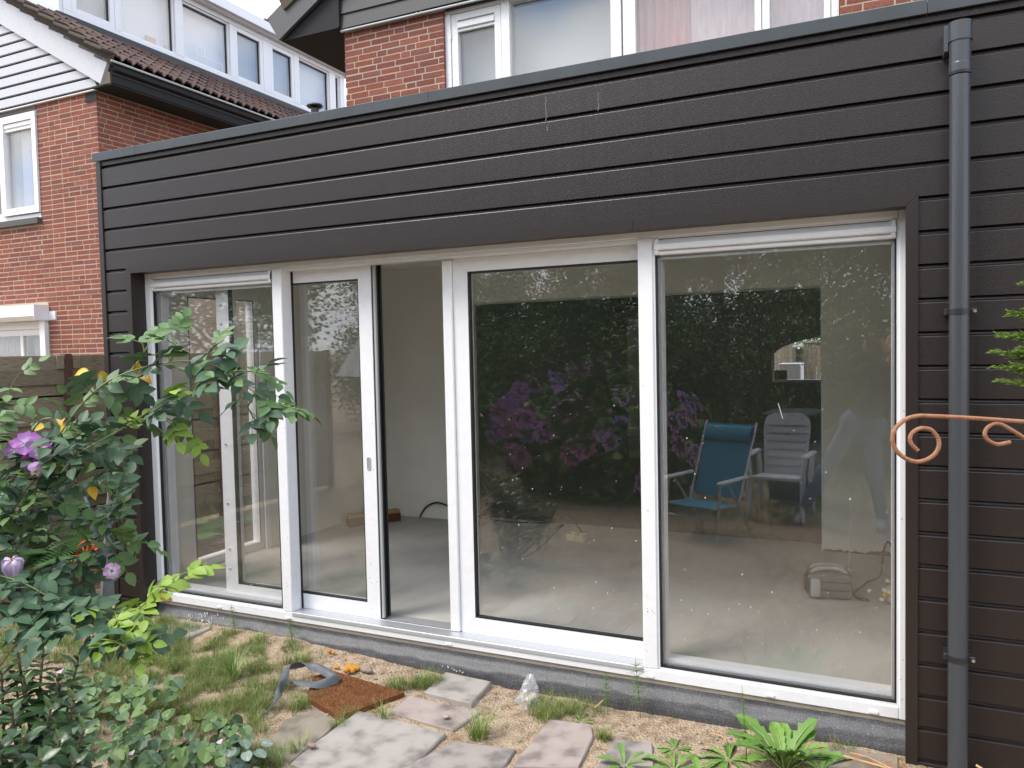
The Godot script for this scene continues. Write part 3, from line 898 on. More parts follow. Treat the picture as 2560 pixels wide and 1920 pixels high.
func win_x(parent: Node3D, x: float, z0: float, z1: float, y0: float, y1: float, fw: float, blind: Material) -> void:
	# window unit in a wall facing +x: sash frame, gasket, two panes, blind behind
	var f := MB.new()
	for q in [[z0, z0 - fw, y0, y1], [z1 + fw, z1, y0, y1]]: f.box(V(x - 0.07, q[2], q[0]), V(x + 0.004, q[3], q[1]), 0.004)
	f.box(V(x - 0.07, y0, z0 - fw - 0.0005), V(x + 0.003, y0 + fw, z1 + fw + 0.0005), 0.004)
	f.box(V(x - 0.07, y1 - fw, z0 - fw - 0.0005), V(x + 0.003, y1, z1 + fw + 0.0005), 0.004)
	part("sash", f, M.white, parent)
	var g := MB.new()
	var a := z0 - fw - 0.001
	var e := z1 + fw + 0.001
	g.box(V(x - 0.05, y0 + fw, e + 0.022), V(x - 0.028, y1 - fw, e))
	g.box(V(x - 0.05, y1 - fw - 0.022, a), V(x - 0.028, y1 - fw, e + 0.023))
	part("gasket", g, M.seal, parent)
	for k in 2: part("pane", bx(V(x - 0.035 - 0.02 * k, y0 + fw, a), V(x - 0.04 - 0.02 * k, y1 - fw, e)), M.pane_old, parent)
	part("blind", bx(V(x - 0.16, y0 - 0.02, z0), V(x - 0.165, y1, z1)), blind, parent)

func slope_y(x: float) -> float: return 5.17 + (-3.62 - x) * 0.601

func build_neighbour() -> void:
	var t := thing("neighbour_house", "red brick neighbouring house with white boarded gable and long white dormer", "house", V(-6, -0.14, -6))
	var w := MB.new()
	var Z := -2.8045
	w.box(V(-5.13, -0.4, Z), V(-4.027, 4.89, Z - 0.25))
	w.box(V(-9, 2.36, Z), V(-5.1305, 3.42, Z - 0.25))
	w.box(V(-9, -0.4, Z), V(-5.1305, 0.7, Z - 0.25))
	w.box(V(-9, 4.82, Z), V(-5.1305, 4.89, Z - 0.25))
	w.box(V(-4.277, -0.4, Z - 0.2505), V(-4.027, 4.89, -11.0))
	part("wall", w, M.mortar, t)
	lay_bricks(t, V(-6.35, 0, -2.8), V(1, 0, 0), V(0, 0, 1), 2.33, 1.35, 4.885, [[0.0, 1.215, 3.40, 4.885], [0.0, 1.27, 0.0, 2.37], [1.205, 1.213, 2.37, 3.41], [1.29, 1.42, 2.16, 2.28]], 300)
	lay_bricks(t, V(-4.02, 0, -2.802), V(0, 0, -1), V(1, 0, 0), 5.2, 2.7, 4.885, [], 0)
	# openings: dark rooms behind
	part("room", bx(V(-9, 0.7, -3.4), V(-5.13, 4.82, -3.5)), M.dark_room, t)
	# gable weatherboards
	var gb := MB.new()
	gb.extrude(PackedVector2Array([Vector2(-9, 4.892), Vector2(-4.0, 4.892), Vector2(-4.0, 5.1), Vector2(-8.5, 7.75), Vector2(-9, 7.5)]), V(0, 0, -2.83), V(1, 0, 0), V(0, 1, 0), V(0, 0, 0.035))
	part("gable_backing", gb, M.black, t)
	for k in 9:
		var y0 := 4.913 + 0.1325 * k
		var y1 := y0 + 0.100
		var e0 := -3.875 - (y0 - 4.937) * 1.7356
		var e1 := -3.875 - (y1 - 4.937) * 1.7356
		if k == 0: e0 = -3.945; e1 = minf(e1, -3.945)
		var b := MB.new()
		b.extrude(PackedVector2Array([Vector2(-8.5, y0), Vector2(e0, y0), Vector2(e1, y1), Vector2(-8.5, y1)]), V(0, 0, -2.785), V(1, 0, 0), V(0, 1, 0), V(0, 0, 0.03))
		part("weatherboard", b, M.whiteboard, t)
	part("batten", bx(V(-8.5, 4.872, -2.80), V(-4.0, 4.886, -2.76), 0.002), M.white_old, t)
	var bb := MB.new()
	bb.extrude(PackedVector2Array([Vector2(-3.815, 4.899), Vector2(-3.67, 5.146), Vector2(-8.46, 7.906), Vector2(-8.46, 7.585)]), V(0, 0, -2.745), V(1, 0, 0), V(0, 1, 0), V(0, 0, 0.045))
	part("barge_board", bb, M.whiteboard, t)
	# eaves
	part("soffit", bx(V(-4.02, 4.885, -2.746), V(-3.68, 4.905, -11)), M.soffit, t)
	part("fascia", bx(V(-3.70, 4.906, -2.746), V(-3.67, 5.10, -11)), M.soffit, t)
	part("wall_block", bx(V(-4.2, 4.76, -2.80), V(-4.0, 4.872, -2.79)), M.soffit, t)
	var gt := MB.new()
	gt.tube([V(-3.60, 5.128, -2.69), V(-3.60, 5.128, -11)], 0.014, 8)
	part("gutter_edge", gt, M.zinc, t)
	part("gutter", bx(V(-3.665, 5.04, -2.75), V(-3.615, 5.10, -11), 0.01), M.soffit, t)
	# roof deck
	var rd := MB.new()
	rd.extrude(PackedVector2Array([Vector2(-3.66, 5.12), Vector2(-8.5, slope_y(-8.5) - 0.03), Vector2(-13.3, 5.12), Vector2(-13.3, 5.0), Vector2(-8.5, slope_y(-8.5) - 0.15), Vector2(-3.66, 5.0)]), V(0, 0, -2.75), V(1, 0, 0), V(0, 1, 0), V(0, 0, -8.3))
	part("roof_deck", rd, M.black, t)
	# pantiles
	var tm := MB.new()
	tm.grid(func(a: float, q: float) -> Vector3:
		var x := 0.305 * (a - 0.5)
		var h := 0.020 * sin(TAU * (2.0 * a + 0.1)) + 0.012 * sin(2.0 * TAU * (2.0 * a + 0.1) + 0.9)
		return V(x, h + 0.022 * (1.0 - q), -0.40 * q), 20, 3)
	tm.grid(func(a: float, q: float) -> Vector3:
		var x := 0.305 * (a - 0.5)
		var h := 0.020 * sin(TAU * (2.0 * a + 0.1)) + 0.012 * sin(2.0 * TAU * (2.0 * a + 0.1) + 0.9)
		return V(x, h + 0.022 - 0.024 * q, -0.004 * q), 20, 1)
	var tmesh := tm.mesh()
	var up := V(-1, 0.601, 0).normalized()
	var nr := V(0.601, 1, 0).normalized()
	for r in 6:
		for k in 22:
			var p := V(-3.60, slope_y(-3.60) + 0.02, -2.89 - 0.3 * k) + up * (0.335 * r) + nr * rnd(-0.003, 0.003)
			if r == 5 and p.z < -3.2: continue
			var bs := Basis(V(0, 0, -1), nr, -up).rotated(nr, rnd(-0.012, 0.012))
			inst("roof_tile", tmesh, M.tiles[rng.randi() % 4], t, Transform3D(bs, p - t.position))
	var vt := MB.new()
	vt.box(V(0, -0.115, 0), V(0.315, 0.03, 0.03), 0.006)
	vt.box(V(0, 0.0, -0.16), V(0.315, 0.034, 0.0), 0.006)
	var vmesh := vt.mesh()
	for k in 11:
		var p := V(-3.585, slope_y(-3.585) + 0.035, -2.70) + up * (0.305 * k) + nr * 0.012
		inst("verge_tile", vmesh, M.verge, t, Transform3D(Basis(up, nr, up.cross(nr)).rotated(V(0, 0, 1), 0.10), p - t.position))
	# dormer
	var X := -5.3
	var d := MB.new()
	d.box(V(-8.4, 6.0, -3.36), V(X - 0.42, 7.42, -9.5))
	var dm := part("dormer", d, M.white_old, t)
	part("cheek", bx(V(-8.4, 5.9, -3.30), V(X - 0.01, 7.36, -3.358), 0.003), M.white_old, dm)
	part("sill_rail", bx(V(X - 0.4, 6.255, -3.36), V(X, 6.315, -9.45), 0.004), M.white, dm)
	part("flashing", bx(V(X - 0.05, 6.02, -3.25), V(X + 0.012, 6.253, -9.5), 0.004), M.lead, dm)
	part("head_rail", bx(V(X - 0.4, 7.20, -3.36), V(X, 7.275, -9.45), 0.004), M.white, dm)
	part("eaves_board", bx(V(X - 0.4, 7.276, -3.2), V(X + 0.10, 7.30, -9.6), 0.003), M.white_old, dm)
	part("eaves_board", bx(V(X + 0.06, 7.301, -3.18), V(X + 0.17, 7.46, -9.62), 0.003), M.white, dm)
	part("dormer_roof", bx(V(-8.4, 7.30, -3.2), V(X + 0.059, 7.47, -9.6), 0.003), M.white_old, dm)
	for q in [[-3.361, -3.48], [-4.146, -4.238], [-5.211, -5.360], [-6.343, -6.440], [-7.12, -7.30], [-7.93, -8.07], [-8.966, -9.15], [-9.3, -9.45]]:
		part("post", bx(V(X - 0.4, 6.316, q[0]), V(X - 0.001, 7.199, q[1]), 0.004), M.white, dm)
	win_x(dm, X - 0.01, -3.482, -4.144, 6.317, 7.198, 0.075, M.blind_grey)
	win_x(dm, X - 0.03, -4.240, -5.209, 6.317, 7.198, 0.03, M.blind_white)
	win_x(dm, X - 0.03, -5.362, -6.341, 6.317, 7.198, 0.03, M.blind_white)
	win_x(dm, X - 0.01, -6.442, -7.118, 6.317, 7.198, 0.07, M.blind_grey)
	win_x(dm, X - 0.01, -7.302, -7.928, 6.317, 7.198, 0.07, M.blind_grey)
	win_x(dm, X - 0.03, -8.072, -8.964, 6.317, 7.198, 0.03, M.blind_blue)
	win_x(dm, X - 0.03, -9.152, -9.298, 6.317, 7.198, 0.03, M.blind_grey)
	# trinkets on the dormer window board, seen through the glass
	var tk := MB.new()
	tk.box(V(X - 0.13, 6.32, -4.75), V(X - 0.10, 6.47, -4.92)); tk.box(V(X - 0.13, 6.32, -5.08), V(X - 0.11, 6.44, -5.12))
	part("picture_card", tk, M.card, dm)
	tk = MB.new()
	for q in [[-5.70, 6.34, 6.66], [-5.86, 6.52, 6.66], [-6.25, 6.34, 6.50]]: tk.box(V(X - 0.11, q[1], q[0]), V(X - 0.10, q[2], q[0] - 0.014))
	tk.box(V(X - 0.11, 6.655, -5.70), V(X - 0.10, 6.668, -5.86)); tk.box(V(X - 0.11, 6.50, -5.70), V(X - 0.10, 6.512, -6.26))
	part("picture_frame", tk, M.white, dm)
	# upper window with a casement
	var f := MB.new()
	f.box(V(-7.2, 3.47, -2.90), V(-5.131, 3.53, -2.81), 0.004); f.box(V(-7.2, 4.79, -2.90), V(-5.131, 4.82, -2.81), 0.004)
	f.box(V(-5.17, 3.5305, -2.90), V(-5.1315, 4.7895, -2.812), 0.004)
	var fw := part("window", f, M.white, t)
	f = MB.new()
	frame_rect(f, -5.865, -5.135, 3.54, 4.80, -2.86, -2.775, 0.085, 0.075, 0.085, 0.085)
	frame_rect(f, -7.2, -5.90, 3.535, 4.785, -2.88, -2.82, 0.07, 0.05, 0.05, 0.05)
	part("casement", f, M.white, fw)
	var vg := MB.new()
	vg.box(V(-5.78, 4.65, -2.83), V(-5.21, 4.712, -2.79), 0.008); vg.box(V(-5.78, 4.61, -2.83), V(-5.21, 4.648, -2.80), 0.004)
	part("vent_grille", vg, M.white_old, fw)
	part("pane", bx(V(-5.781, 3.624, -2.825), V(-5.209, 4.612, -2.83)), M.pane_old, fw)
	part("pane", bx(V(-5.781, 3.624, -2.845), V(-5.209, 4.612, -2.85)), M.pane_old, fw)
	part("curtain", wavy_x(-5.66, -5.46, 3.5, 4.75, -2.95, 0.015, 5), M.blind_white, fw)
	part("sill", bx(V(-7.2, 3.39, -2.86), V(-5.125, 3.468, -2.74), 0.004), M.sill_stone, t)
	part("lintel", bx(V(-7.2, 4.822, -2.81), V(-5.131, 4.87, -2.79)), M.sill_stone, t)
	# lower window and shutter box
	var sb := MB.new()
	sb.extrude(PackedVector2Array([Vector2(-2.80, 2.355), Vector2(-2.60, 2.355), Vector2(-2.60, 2.215), Vector2(-2.65, 2.165), Vector2(-2.80, 2.165)]), V(-7.2, 0, 0), V(0, 0, 1), V(0, 1, 0), V(2.13, 0, 0))
	var sh := part("shutter_box", sb, M.white, t)
	part("end_plate", bx(V(-5.0695, 2.160, -2.80), V(-5.062, 2.358, -2.597), 0.002), M.white, sh)
	part("guide_rail", bx(V(-5.19, 0.7, -2.80), V(-5.085, 2.164, -2.74), 0.004), M.white, sh)
	f = MB.new()
	f.box(V(-7.2, 2.06, -2.88), V(-5.191, 2.163, -2.80), 0.004); f.box(V(-5.24, 0.7, -2.88), V(-5.191, 2.0595, -2.80), 0.004)
	f.box(V(-7.2, 1.98, -2.86), V(-5.241, 2.0595, -2.82), 0.004); f.box(V(-5.70, 0.7, -2.87), V(-5.64, 1.9795, -2.82), 0.004)
	var lw := part("window", f, M.white_old, t)
	part("pane", bx(V(-7.2, 0.7, -2.84), V(-5.70, 1.98, -2.845)), M.pane_old, lw)
	part("pane", bx(V(-5.639, 0.7, -2.84), V(-5.241, 1.98, -2.845)), M.pane_old, lw)
	var sl := MB.new()
	for k in 34:
		var x := -6.5 + 0.038 * k
		if absf(x + 5.67) > 0.05: sl.box(V(x, 0.7, -2.93), V(x + 0.028, 1.97, -2.935))
	part("vertical_blind", sl, M.dark_room, lw)
	part("wall_block", bx(V(-5.06, 2.167, -2.81), V(-4.935, 2.276, -2.788), 0.003), M.white_old, t)

func wavy_x(x0: float, x1: float, y0: float, y1: float, z: float, amp: float, waves: int) -> MB:
	var b := MB.new()
	b.grid(func(a: float, q: float) -> Vector3: return V(lerpf(x0, x1, a), lerpf(y0, y1, q), z + amp * sin(TAU * waves * a)), waves * 8, 1)
	b.grid(func(a: float, q: float) -> Vector3: return V(lerpf(x0, x1, a), lerpf(y0, y1, q), z - 0.004 + amp * sin(TAU * waves * a)), waves * 8, 1)
	return b

func build_main_house() -> void:
	var t := thing("main_house", "red brick house rising behind the flat roofed extension with dark gable boards", "house", V(2, -0.14, -6))
	var Z := -2.8045
	var w := MB.new()
	w.box(V(-0.358, 2.5, Z), V(0.772, 4.89, Z - 0.2))
	w.box(V(-0.358, -0.4, Z), V(-0.29, 2.499, Z - 0.2))
	w.box(V(0.7725, 2.5, Z), V(4.227, 4.0, Z - 0.2))
	w.box(V(4.2275, 2.5, Z), V(9.0, 4.89, Z - 0.2))
	w.box(V(5.0, -0.4, Z), V(9.0, 2.499, Z - 0.2))
	w.box(V(-0.358, -0.4, Z - 0.201), V(-0.2, 4.89, -10.6))
	part("wall", w, M.mortar, t)
	lay_bricks(t, V(-0.365, 0, -2.8), V(1, 0, 0), V(0, 0, 1), 1.145, 4.02, 4.875, [], 300)
	lay_bricks(t, V(4.225, 0, -2.8), V(1, 0, 0), V(0, 0, 1), 1.2, 4.1, 4.7, [], 60)
	lay_bricks(t, V(0.781, 0, -2.803), V(0, 0, -1), V(1, 0, 0), 0.11, 4.02, 4.875, [], 60)
	# gable boards, lapped
	for k in 4:
		var y0 := 4.885 + 0.145 * k
		var b := MB.new()
		var xl := maxf(-0.35, -1.0 + (y0 - 4.885) * 1.4)
		b.extrude(PackedVector2Array([Vector2(-2.728, y0), Vector2(-2.744, y0 + 0.155), Vector2(-2.76, y0 + 0.155), Vector2(-2.755, y0)]), V(xl, 0, 0), V(0, 0, 1), V(0, 1, 0), V(8.5 - xl, 0, 0))
		part("gable_board", b, M.blackboard, t)
	part("gable_backing", bx(V(-0.36, 4.892, -2.77), V(8.5, 7.0, -2.83)), M.black, t)
	var bb := MB.new()
	bb.extrude(PackedVector2Array([Vector2(-1.07, 4.885), Vector2(-1.215, 5.125), Vector2(1.5, 6.70), Vector2(1.5, 6.37)]), V(0, 0, -2.69), V(1, 0, 0), V(0, 1, 0), V(0, 0, 0.04))
	part("barge_board", bb, M.barge_dark, t)
	part("soffit", bx(V(-1.068, 4.886, -2.695), V(-0.36, 4.9, -10.6)), M.soffit, t)
	var cl := MB.new()
	cl.extrude(PackedVector2Array([Vector2(-1.06, 4.901), Vector2(-0.351, 4.901), Vector2(-0.351, 5.6), Vector2(-1.06, 5.1)]), V(0, 0, -2.76), V(1, 0, 0), V(0, 1, 0), V(0, 0, 0.055))
	part("eaves_closure", cl, M.soffit, t)
	part("fascia", bx(V(-1.10, 4.901, -2.695), V(-1.07, 5.1, -10.6)), M.soffit, t)
	var gt := MB.new()
	gt.tube([V(-1.23, 5.12, -2.62), V(-1.23, 5.12, -10.6)], 0.013, 8)
	part("gutter_edge", gt, M.zinc, t)
	var rf := MB.new()
	rf.extrude(PackedVector2Array([Vector2(-1.18, 5.07), Vector2(3.6, 7.85), Vector2(8.4, 5.07), Vector2(8.4, 5.17), Vector2(3.6, 7.97), Vector2(-1.18, 5.19)]), V(0, 0, -2.70), V(1, 0, 0), V(0, 1, 0), V(0, 0, -7.9))
	part("roof", rf, M.tiles[2], t)
	var vt := MB.new()
	vt.box(V(0, -0.11, 0), V(0.315, 0.03, 0.03), 0.006)
	vt.box(V(0, 0.0, -0.16), V(0.315, 0.034, 0.0), 0.006)
	var vmesh := vt.mesh()
	var up := V(1, 0.58, 0).normalized()
	var nr := V(-0.58, 1, 0).normalized()
	for k in 6:
		var p := V(-1.02, 5.24, -2.655) + up * (0.305 * k) + nr * 0.015
		inst("verge_tile", vmesh, M.verge, t, Transform3D(Basis(up, nr, up.cross(nr)).rotated(V(0, 0, 1), -0.05), p - t.position))
	var cb := MB.new()
	cb.tube([V(-0.36, 4.868, -2.745), V(0.5, 4.864, -2.745)], 0.012, 8)
	cb.tube([V(0.5, 4.864, -2.745), V(4.5, 4.856, -2.745)], 0.0115, 8)
	for x in [-0.35, -0.29, 0.52, 0.57]: cb.tube([V(x, 4.867, -2.745), V(x + 0.012, 4.867, -2.745)], 0.015, 8)
	part("conduit", cb, M.zinc, t)
	# upper windows
	var zf := -2.85
	var f := MB.new()
	f.box(V(0.775, 4.83, zf - 0.08), V(4.222, 4.862, zf + 0.02), 0.003)
	f.box(V(0.775, 3.98, zf - 0.08), V(4.222, 4.02, zf + 0.02), 0.003)
	for q in [[0.776, 0.838], [1.366, 1.45], [2.406, 2.50], [2.515, 2.626], [3.598, 3.650], [3.657, 3.714], [4.112, 4.16], [4.165, 4.221]]:
		f.box(V(q[0], 4.0205, zf - 0.08), V(q[1], 4.8295, zf + (0.02 if q[1] - q[0] > 0.056 else 0.012)), 0.003)
	var fr := part("window_frame", f, M.white_old, t)
	f = MB.new()
	frame_rect(f, 0.845, 1.36, 4.025, 4.824, zf - 0.05, zf + 0.012, 0.065, 0.065, 0.06, 0.06)
	var cs := part("casement", f, M.white_old, fr)
	for q in [[0.905, 1.30], [1.45, 2.406], [2.626, 3.598], [3.714, 4.112]]:
		for k in 2: part("pane", bx(V(q[0], 4.03, zf - 0.02 - 0.02 * k), V(q[1], 4.828, zf - 0.025 - 0.02 * k)), M.pane_old, fr)
	var vg := MB.new()
	vg.extrude(PackedVector2Array([Vector2(-0.012, 4.655), Vector2(0.008, 4.66), Vector2(0.008, 4.675), Vector2(-0.002, 4.685), Vector2(0.024, 4.69), Vector2(0.024, 4.73), Vector2(0.0, 4.755), Vector2(-0.012, 4.755)]), V(0.912, 0, zf), V(0, 0, 1), V(0, 1, 0), V(0.382, 0, 0))
	part("vent_grille", vg, M.white_old, fr)
	var hg := MB.new()
	hg.tube([V(0.842, 4.60, zf + 0.018), V(0.842, 4.68, zf + 0.018)], 0.006, 6)
	part("hinge", hg, M.screw, fr)
	part("blind", bx(V(0.80, 3.95, zf - 0.2), V(2.45, 4.85, zf - 0.204)), M.blind_plain, fr)
	part("blind", bx(V(3.05, 3.95, zf - 0.2), V(4.2, 4.85, zf - 0.204)), M.curtain_pink, fr)
	part("curtain", wavy_x(2.5, 3.04, 3.95, 4.85, zf - 0.22, 0.02, 7), mat(0.42, 0.16, 0.17, 0.9), fr)
	part("upper_room", bx(V(0.4, 3.9, zf - 0.6), V(4.6, 5.0, zf - 0.62)), M.dark_room, t)
	# downstairs room seen through the opening
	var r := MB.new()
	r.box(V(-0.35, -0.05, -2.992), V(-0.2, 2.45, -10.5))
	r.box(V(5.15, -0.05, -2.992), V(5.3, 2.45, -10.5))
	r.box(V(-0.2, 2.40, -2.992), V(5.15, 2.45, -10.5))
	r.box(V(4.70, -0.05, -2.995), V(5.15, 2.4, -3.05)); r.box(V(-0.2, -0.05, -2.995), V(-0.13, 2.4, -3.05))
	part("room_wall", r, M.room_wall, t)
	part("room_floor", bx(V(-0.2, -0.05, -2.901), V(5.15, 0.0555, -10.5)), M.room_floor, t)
	r = MB.new()
	r.box(V(1.2, 0.06, -7.2), V(1.75, 2.1, -7.3), 0.01)
	part("inner_door", r, M.plaster, t)
	r = MB.new()
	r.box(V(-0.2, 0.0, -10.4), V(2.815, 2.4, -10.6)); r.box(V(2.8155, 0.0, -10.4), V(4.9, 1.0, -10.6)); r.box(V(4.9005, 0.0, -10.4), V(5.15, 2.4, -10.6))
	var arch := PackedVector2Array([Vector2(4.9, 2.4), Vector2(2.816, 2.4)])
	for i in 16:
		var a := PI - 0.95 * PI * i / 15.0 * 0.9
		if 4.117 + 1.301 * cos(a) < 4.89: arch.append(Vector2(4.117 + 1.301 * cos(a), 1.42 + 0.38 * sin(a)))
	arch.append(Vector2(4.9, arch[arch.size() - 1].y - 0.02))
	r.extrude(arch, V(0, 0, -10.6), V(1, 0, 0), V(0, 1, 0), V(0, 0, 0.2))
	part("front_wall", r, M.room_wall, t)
	f = MB.new()
	f.box(V(2.817, 1.0, -10.56), V(4.9, 1.045, -10.44), 0.003); f.box(V(2.817, 1.046, -10.56), V(2.85, 1.9, -10.5), 0.003)
	var fw := part("front_window", f, M.white_old, t)
	part("pane", bx(V(2.85, 1.045, -10.54), V(4.9, 1.86, -10.545)), M.pane_old, fw)
	# sign standing in the window
	var s := thing("window_sign", "small brown printed sign standing in the far front window", "sign", V(2.96, 1.045, -10.42))
	loc("board", bx(V(-0.105, 0.0, -0.004), V(0.105, 0.165, 0.004)), M.card, s)
	var em := MB.new()
	em.lathe([Vector2(0.0, 0.0), Vector2(0.048, 0.0), Vector2(0.048, 0.002), Vector2(0.0, 0.002)], V(-0.035, 0.085, 0.0042), 18, V(0, 0, 1))
	loc("emblem", em, M.card_print, s)
	em = MB.new()
	for k in 4:
		var x := 0.022
		for j in 4:
			var l := rnd(0.008, 0.014)
			if k == 1 and j > 2: l = 0.004
			em.box(V(x, 0.108 - 0.026 * k, 0.0042), V(x + l, 0.122 - 0.026 * k, 0.006)); x += l + 0.004
	em.box(V(0.07, 0.14, 0.0042), V(0.085, 0.15, 0.006))
	loc("lettering", em, M.card_print, s)

func build_front_yard() -> void:
	# what shows through the far window
	var t := thing("plank_fence", "weathered vertical plank fence seen through the far window", "fence", V(3.2, -0.14, -15))
	for k in 16:
		var x := 2.955 + 0.09 * k
		part("plank", bx(V(x, -0.2, -15.0 - 0.02 * (k % 2)), V(x + 0.082, 1.68 + rnd(-0.004, 0.004), -15.04 - 0.02 * (k % 2)), 0.003), M.vfence[rng.randi() % 3], t)
	part("cap_rail", bx(V(2.94, 1.683, -15.08), V(4.4, 1.71, -14.97), 0.003), M.vfence[2], t)
	part("rail", bx(V(2.94, 0.5, -15.062), V(4.4, 0.6, -15.1)), M.vfence[1], t)
	t = thing("garden_shed", "grey weathered board shed seen through the far window", "shed", V(2.2, -0.14, -15))
	for k in 8:
		var x := 2.13 + 0.08 * k
		part("board", bx(V(x, -0.2, -14.5), V(x + 0.078, 2.2, -14.53), 0.003), M.vfence[rng.randi() % 3], t)
	for k in 7: part("louvre", bx(V(2.775, 0.5 + 0.15 * k, -15.3), V(2.94, 0.64 + 0.15 * k, -15.33), 0.003), M.vfence[(k + 1) % 3], t)
	part("roof", bx(V(1.6, 1.58, -15.6), V(2.94, 1.63, -15.2), 0.004), M.zinc, t)
	part("corner_post", bx(V(2.715, -0.2, -15.4), V(2.774, 1.579, -14.54)), M.vfence[1], t)
	t = thing("storage_box", "grey metal storage box in front of the plank fence", "box", V(2.9, -0.14, -12.9))
	part("body", bx(V(2.70, -0.14, -12.5), V(3.10, 1.25, -13.25), 0.004), M.silver, t)
	part("lid", bx(V(2.69, 1.252, -12.49), V(3.115, 1.27, -13.26), 0.003), M.white, t)
	part("side_panel", bx(V(3.1005, -0.1, -12.55), V(3.108, 1.22, -13.2), 0.002), M.white_old, t)

func build_flue() -> void:
	var at := V(0.28, 2.905, -1.5)
	var t := thing("flue_pipe", "short black flue pipe with round cap on the flat roof", "flue", at)
	var b := MB.new()
	b.lathe([Vector2(0.06, 0.0), Vector2(0.05, 0.05), Vector2(0.033, 0.08), Vector2(0.033, 0.78), Vector2(0.0, 0.78)], at, 20)
	part("pipe", b, M.bracket, t)
	b = MB.new()
	b.lathe([Vector2(0.0, 0.782), Vector2(0.060, 0.79), Vector2(0.068, 0.80), Vector2(0.060, 0.812), Vector2(0.0, 0.822)], at, 24)
	part("cap", b, M.bracket, t)

func build_fence() -> void:
	var t := thing("garden_fence", "weathered horizontal board fence with red brown post along the left boundary", "fence", V(-2.2, -0.14, -1))
	var posts := [4.43, 2.63, 0.83, -0.97, -2.77, -4.57]
	for i in posts.size():
		var z: float = posts[i]
		part("post", bx(V(-2.235, -0.4, z - 0.035), V(-2.165, 1.715, z + 0.035), 0.004), M.post_red, t)
		if i == posts.size() - 1: break
		var a: float = posts[i] - 0.038
		var e: float = posts[i + 1] + 0.038
		for k in 15:
			var y1 := 1.70 - 0.118 * k
			var x := -2.198 if k % 3 != 1 else -2.178
			if k == 0: x = -2.185
			part("board", bx(V(x, y1 - 0.14 + rnd(-0.004, 0.004), a - rnd(0, 0.004)), V(x - 0.018, y1, e + rnd(0, 0.004)), 0.002), M.fence[rng.randi() % 4], t)
		for z2 in [a - 0.04, e + 0.04]:
			for k in [0, 2, 5, 8, 11]:
				var y1: float = 1.697 - 0.118 * k
				part("batten", bx(V(-2.164 if k == 0 else -2.180, y1 - 0.118, z2 - 0.035), V(-2.184 if k == 0 else -2.197, y1, z2 + 0.035), 0.002), M.fence[rng.randi() % 4], t)

func gh(x: float, z: float) -> float:
	var b := -0.14
	var edge := 0.0
	if z < 0.6 and x > -0.4 and x < 5.0:
		# sand heaped against the plinth
		var h := 0.0
		var ks := [[-0.4, -0.10], [0.58, -0.085], [1.2, -0.085], [1.72, -0.115], [2.3, -0.145], [3.4, -0.16], [4.0, -0.145], [4.6, -0.135], [5.0, -0.15]]
		for i in ks.size() - 1:
			if x >= ks[i][0] and x <= ks[i + 1][0]: h = lerpf(ks[i][1], ks[i + 1][1], (x - ks[i][0]) / (ks[i + 1][0] - ks[i][0]))
		edge = (h - b) * (1.0 - smoothstep(0.02, 0.45, z))
	b += edge
	b += 0.010 * bump_noise.get_noise_2d(x * 40.0, z * 40.0) + 0.006 * bump_noise.get_noise_2d(x * 160.0 + 50.0, z * 160.0) + 0.004 * bump_noise.get_noise_2d(x * 520.0, z * 520.0 + 9.0)
	return b

func axis_steps(lo: float, hi: float, far: float, step: float) -> PackedFloat32Array:
	var a := PackedFloat32Array()
	var x := lo
	while x <= hi + 0.0001:
		a.append(x); x += step
	var d := step
	while a[a.size() - 1] < far:
		d *= 1.35
		a.append(a[a.size() - 1] + d)
	var pre := PackedFloat32Array()
	d = step; x = lo
	while x > -far:
		d *= 1.35; x -= d
		pre.append(x)
	pre.reverse()
	pre.append_array(a)
	return pre

func build_ground() -> void:
	var xs := axis_steps(-2.2, 5.2, 140.0, 0.03)
	var zs := axis_steps(-0.1, 2.0, 140.0, 0.03)
	var nx := xs.size()
	var nz := zs.size()
	var vs := PackedVector3Array()
	var ns := PackedVector3Array()
	for j in nz:
		for i in nx: vs.append(V(xs[i], gh(xs[i], zs[j]), zs[j]))
	var ix := PackedInt32Array()
	for j in nz:
		for i in nx:
			var a := vs[j * nx + mini(i + 1, nx - 1)] - vs[j * nx + maxi(i - 1, 0)]
			var b := vs[mini(j + 1, nz - 1) * nx + i] - vs[maxi(j - 1, 0) * nx + i]
			ns.append(b.cross(a).normalized())
			if i < nx - 1 and j < nz - 1:
				var k := j * nx + i
				ix.append_array([k, k + 1, k + nx + 1, k, k + nx + 1, k + nx])
	var arr := []
	arr.resize(Mesh.ARRAY_MAX)
	arr[Mesh.ARRAY_VERTEX] = vs; arr[Mesh.ARRAY_NORMAL] = ns; arr[Mesh.ARRAY_INDEX] = ix
	var m := ArrayMesh.new()
	m.add_surface_from_arrays(Mesh.PRIMITIVE_TRIANGLES, arr)
	inst("ground", m, M.soil, self).set_meta("kind", "structure")

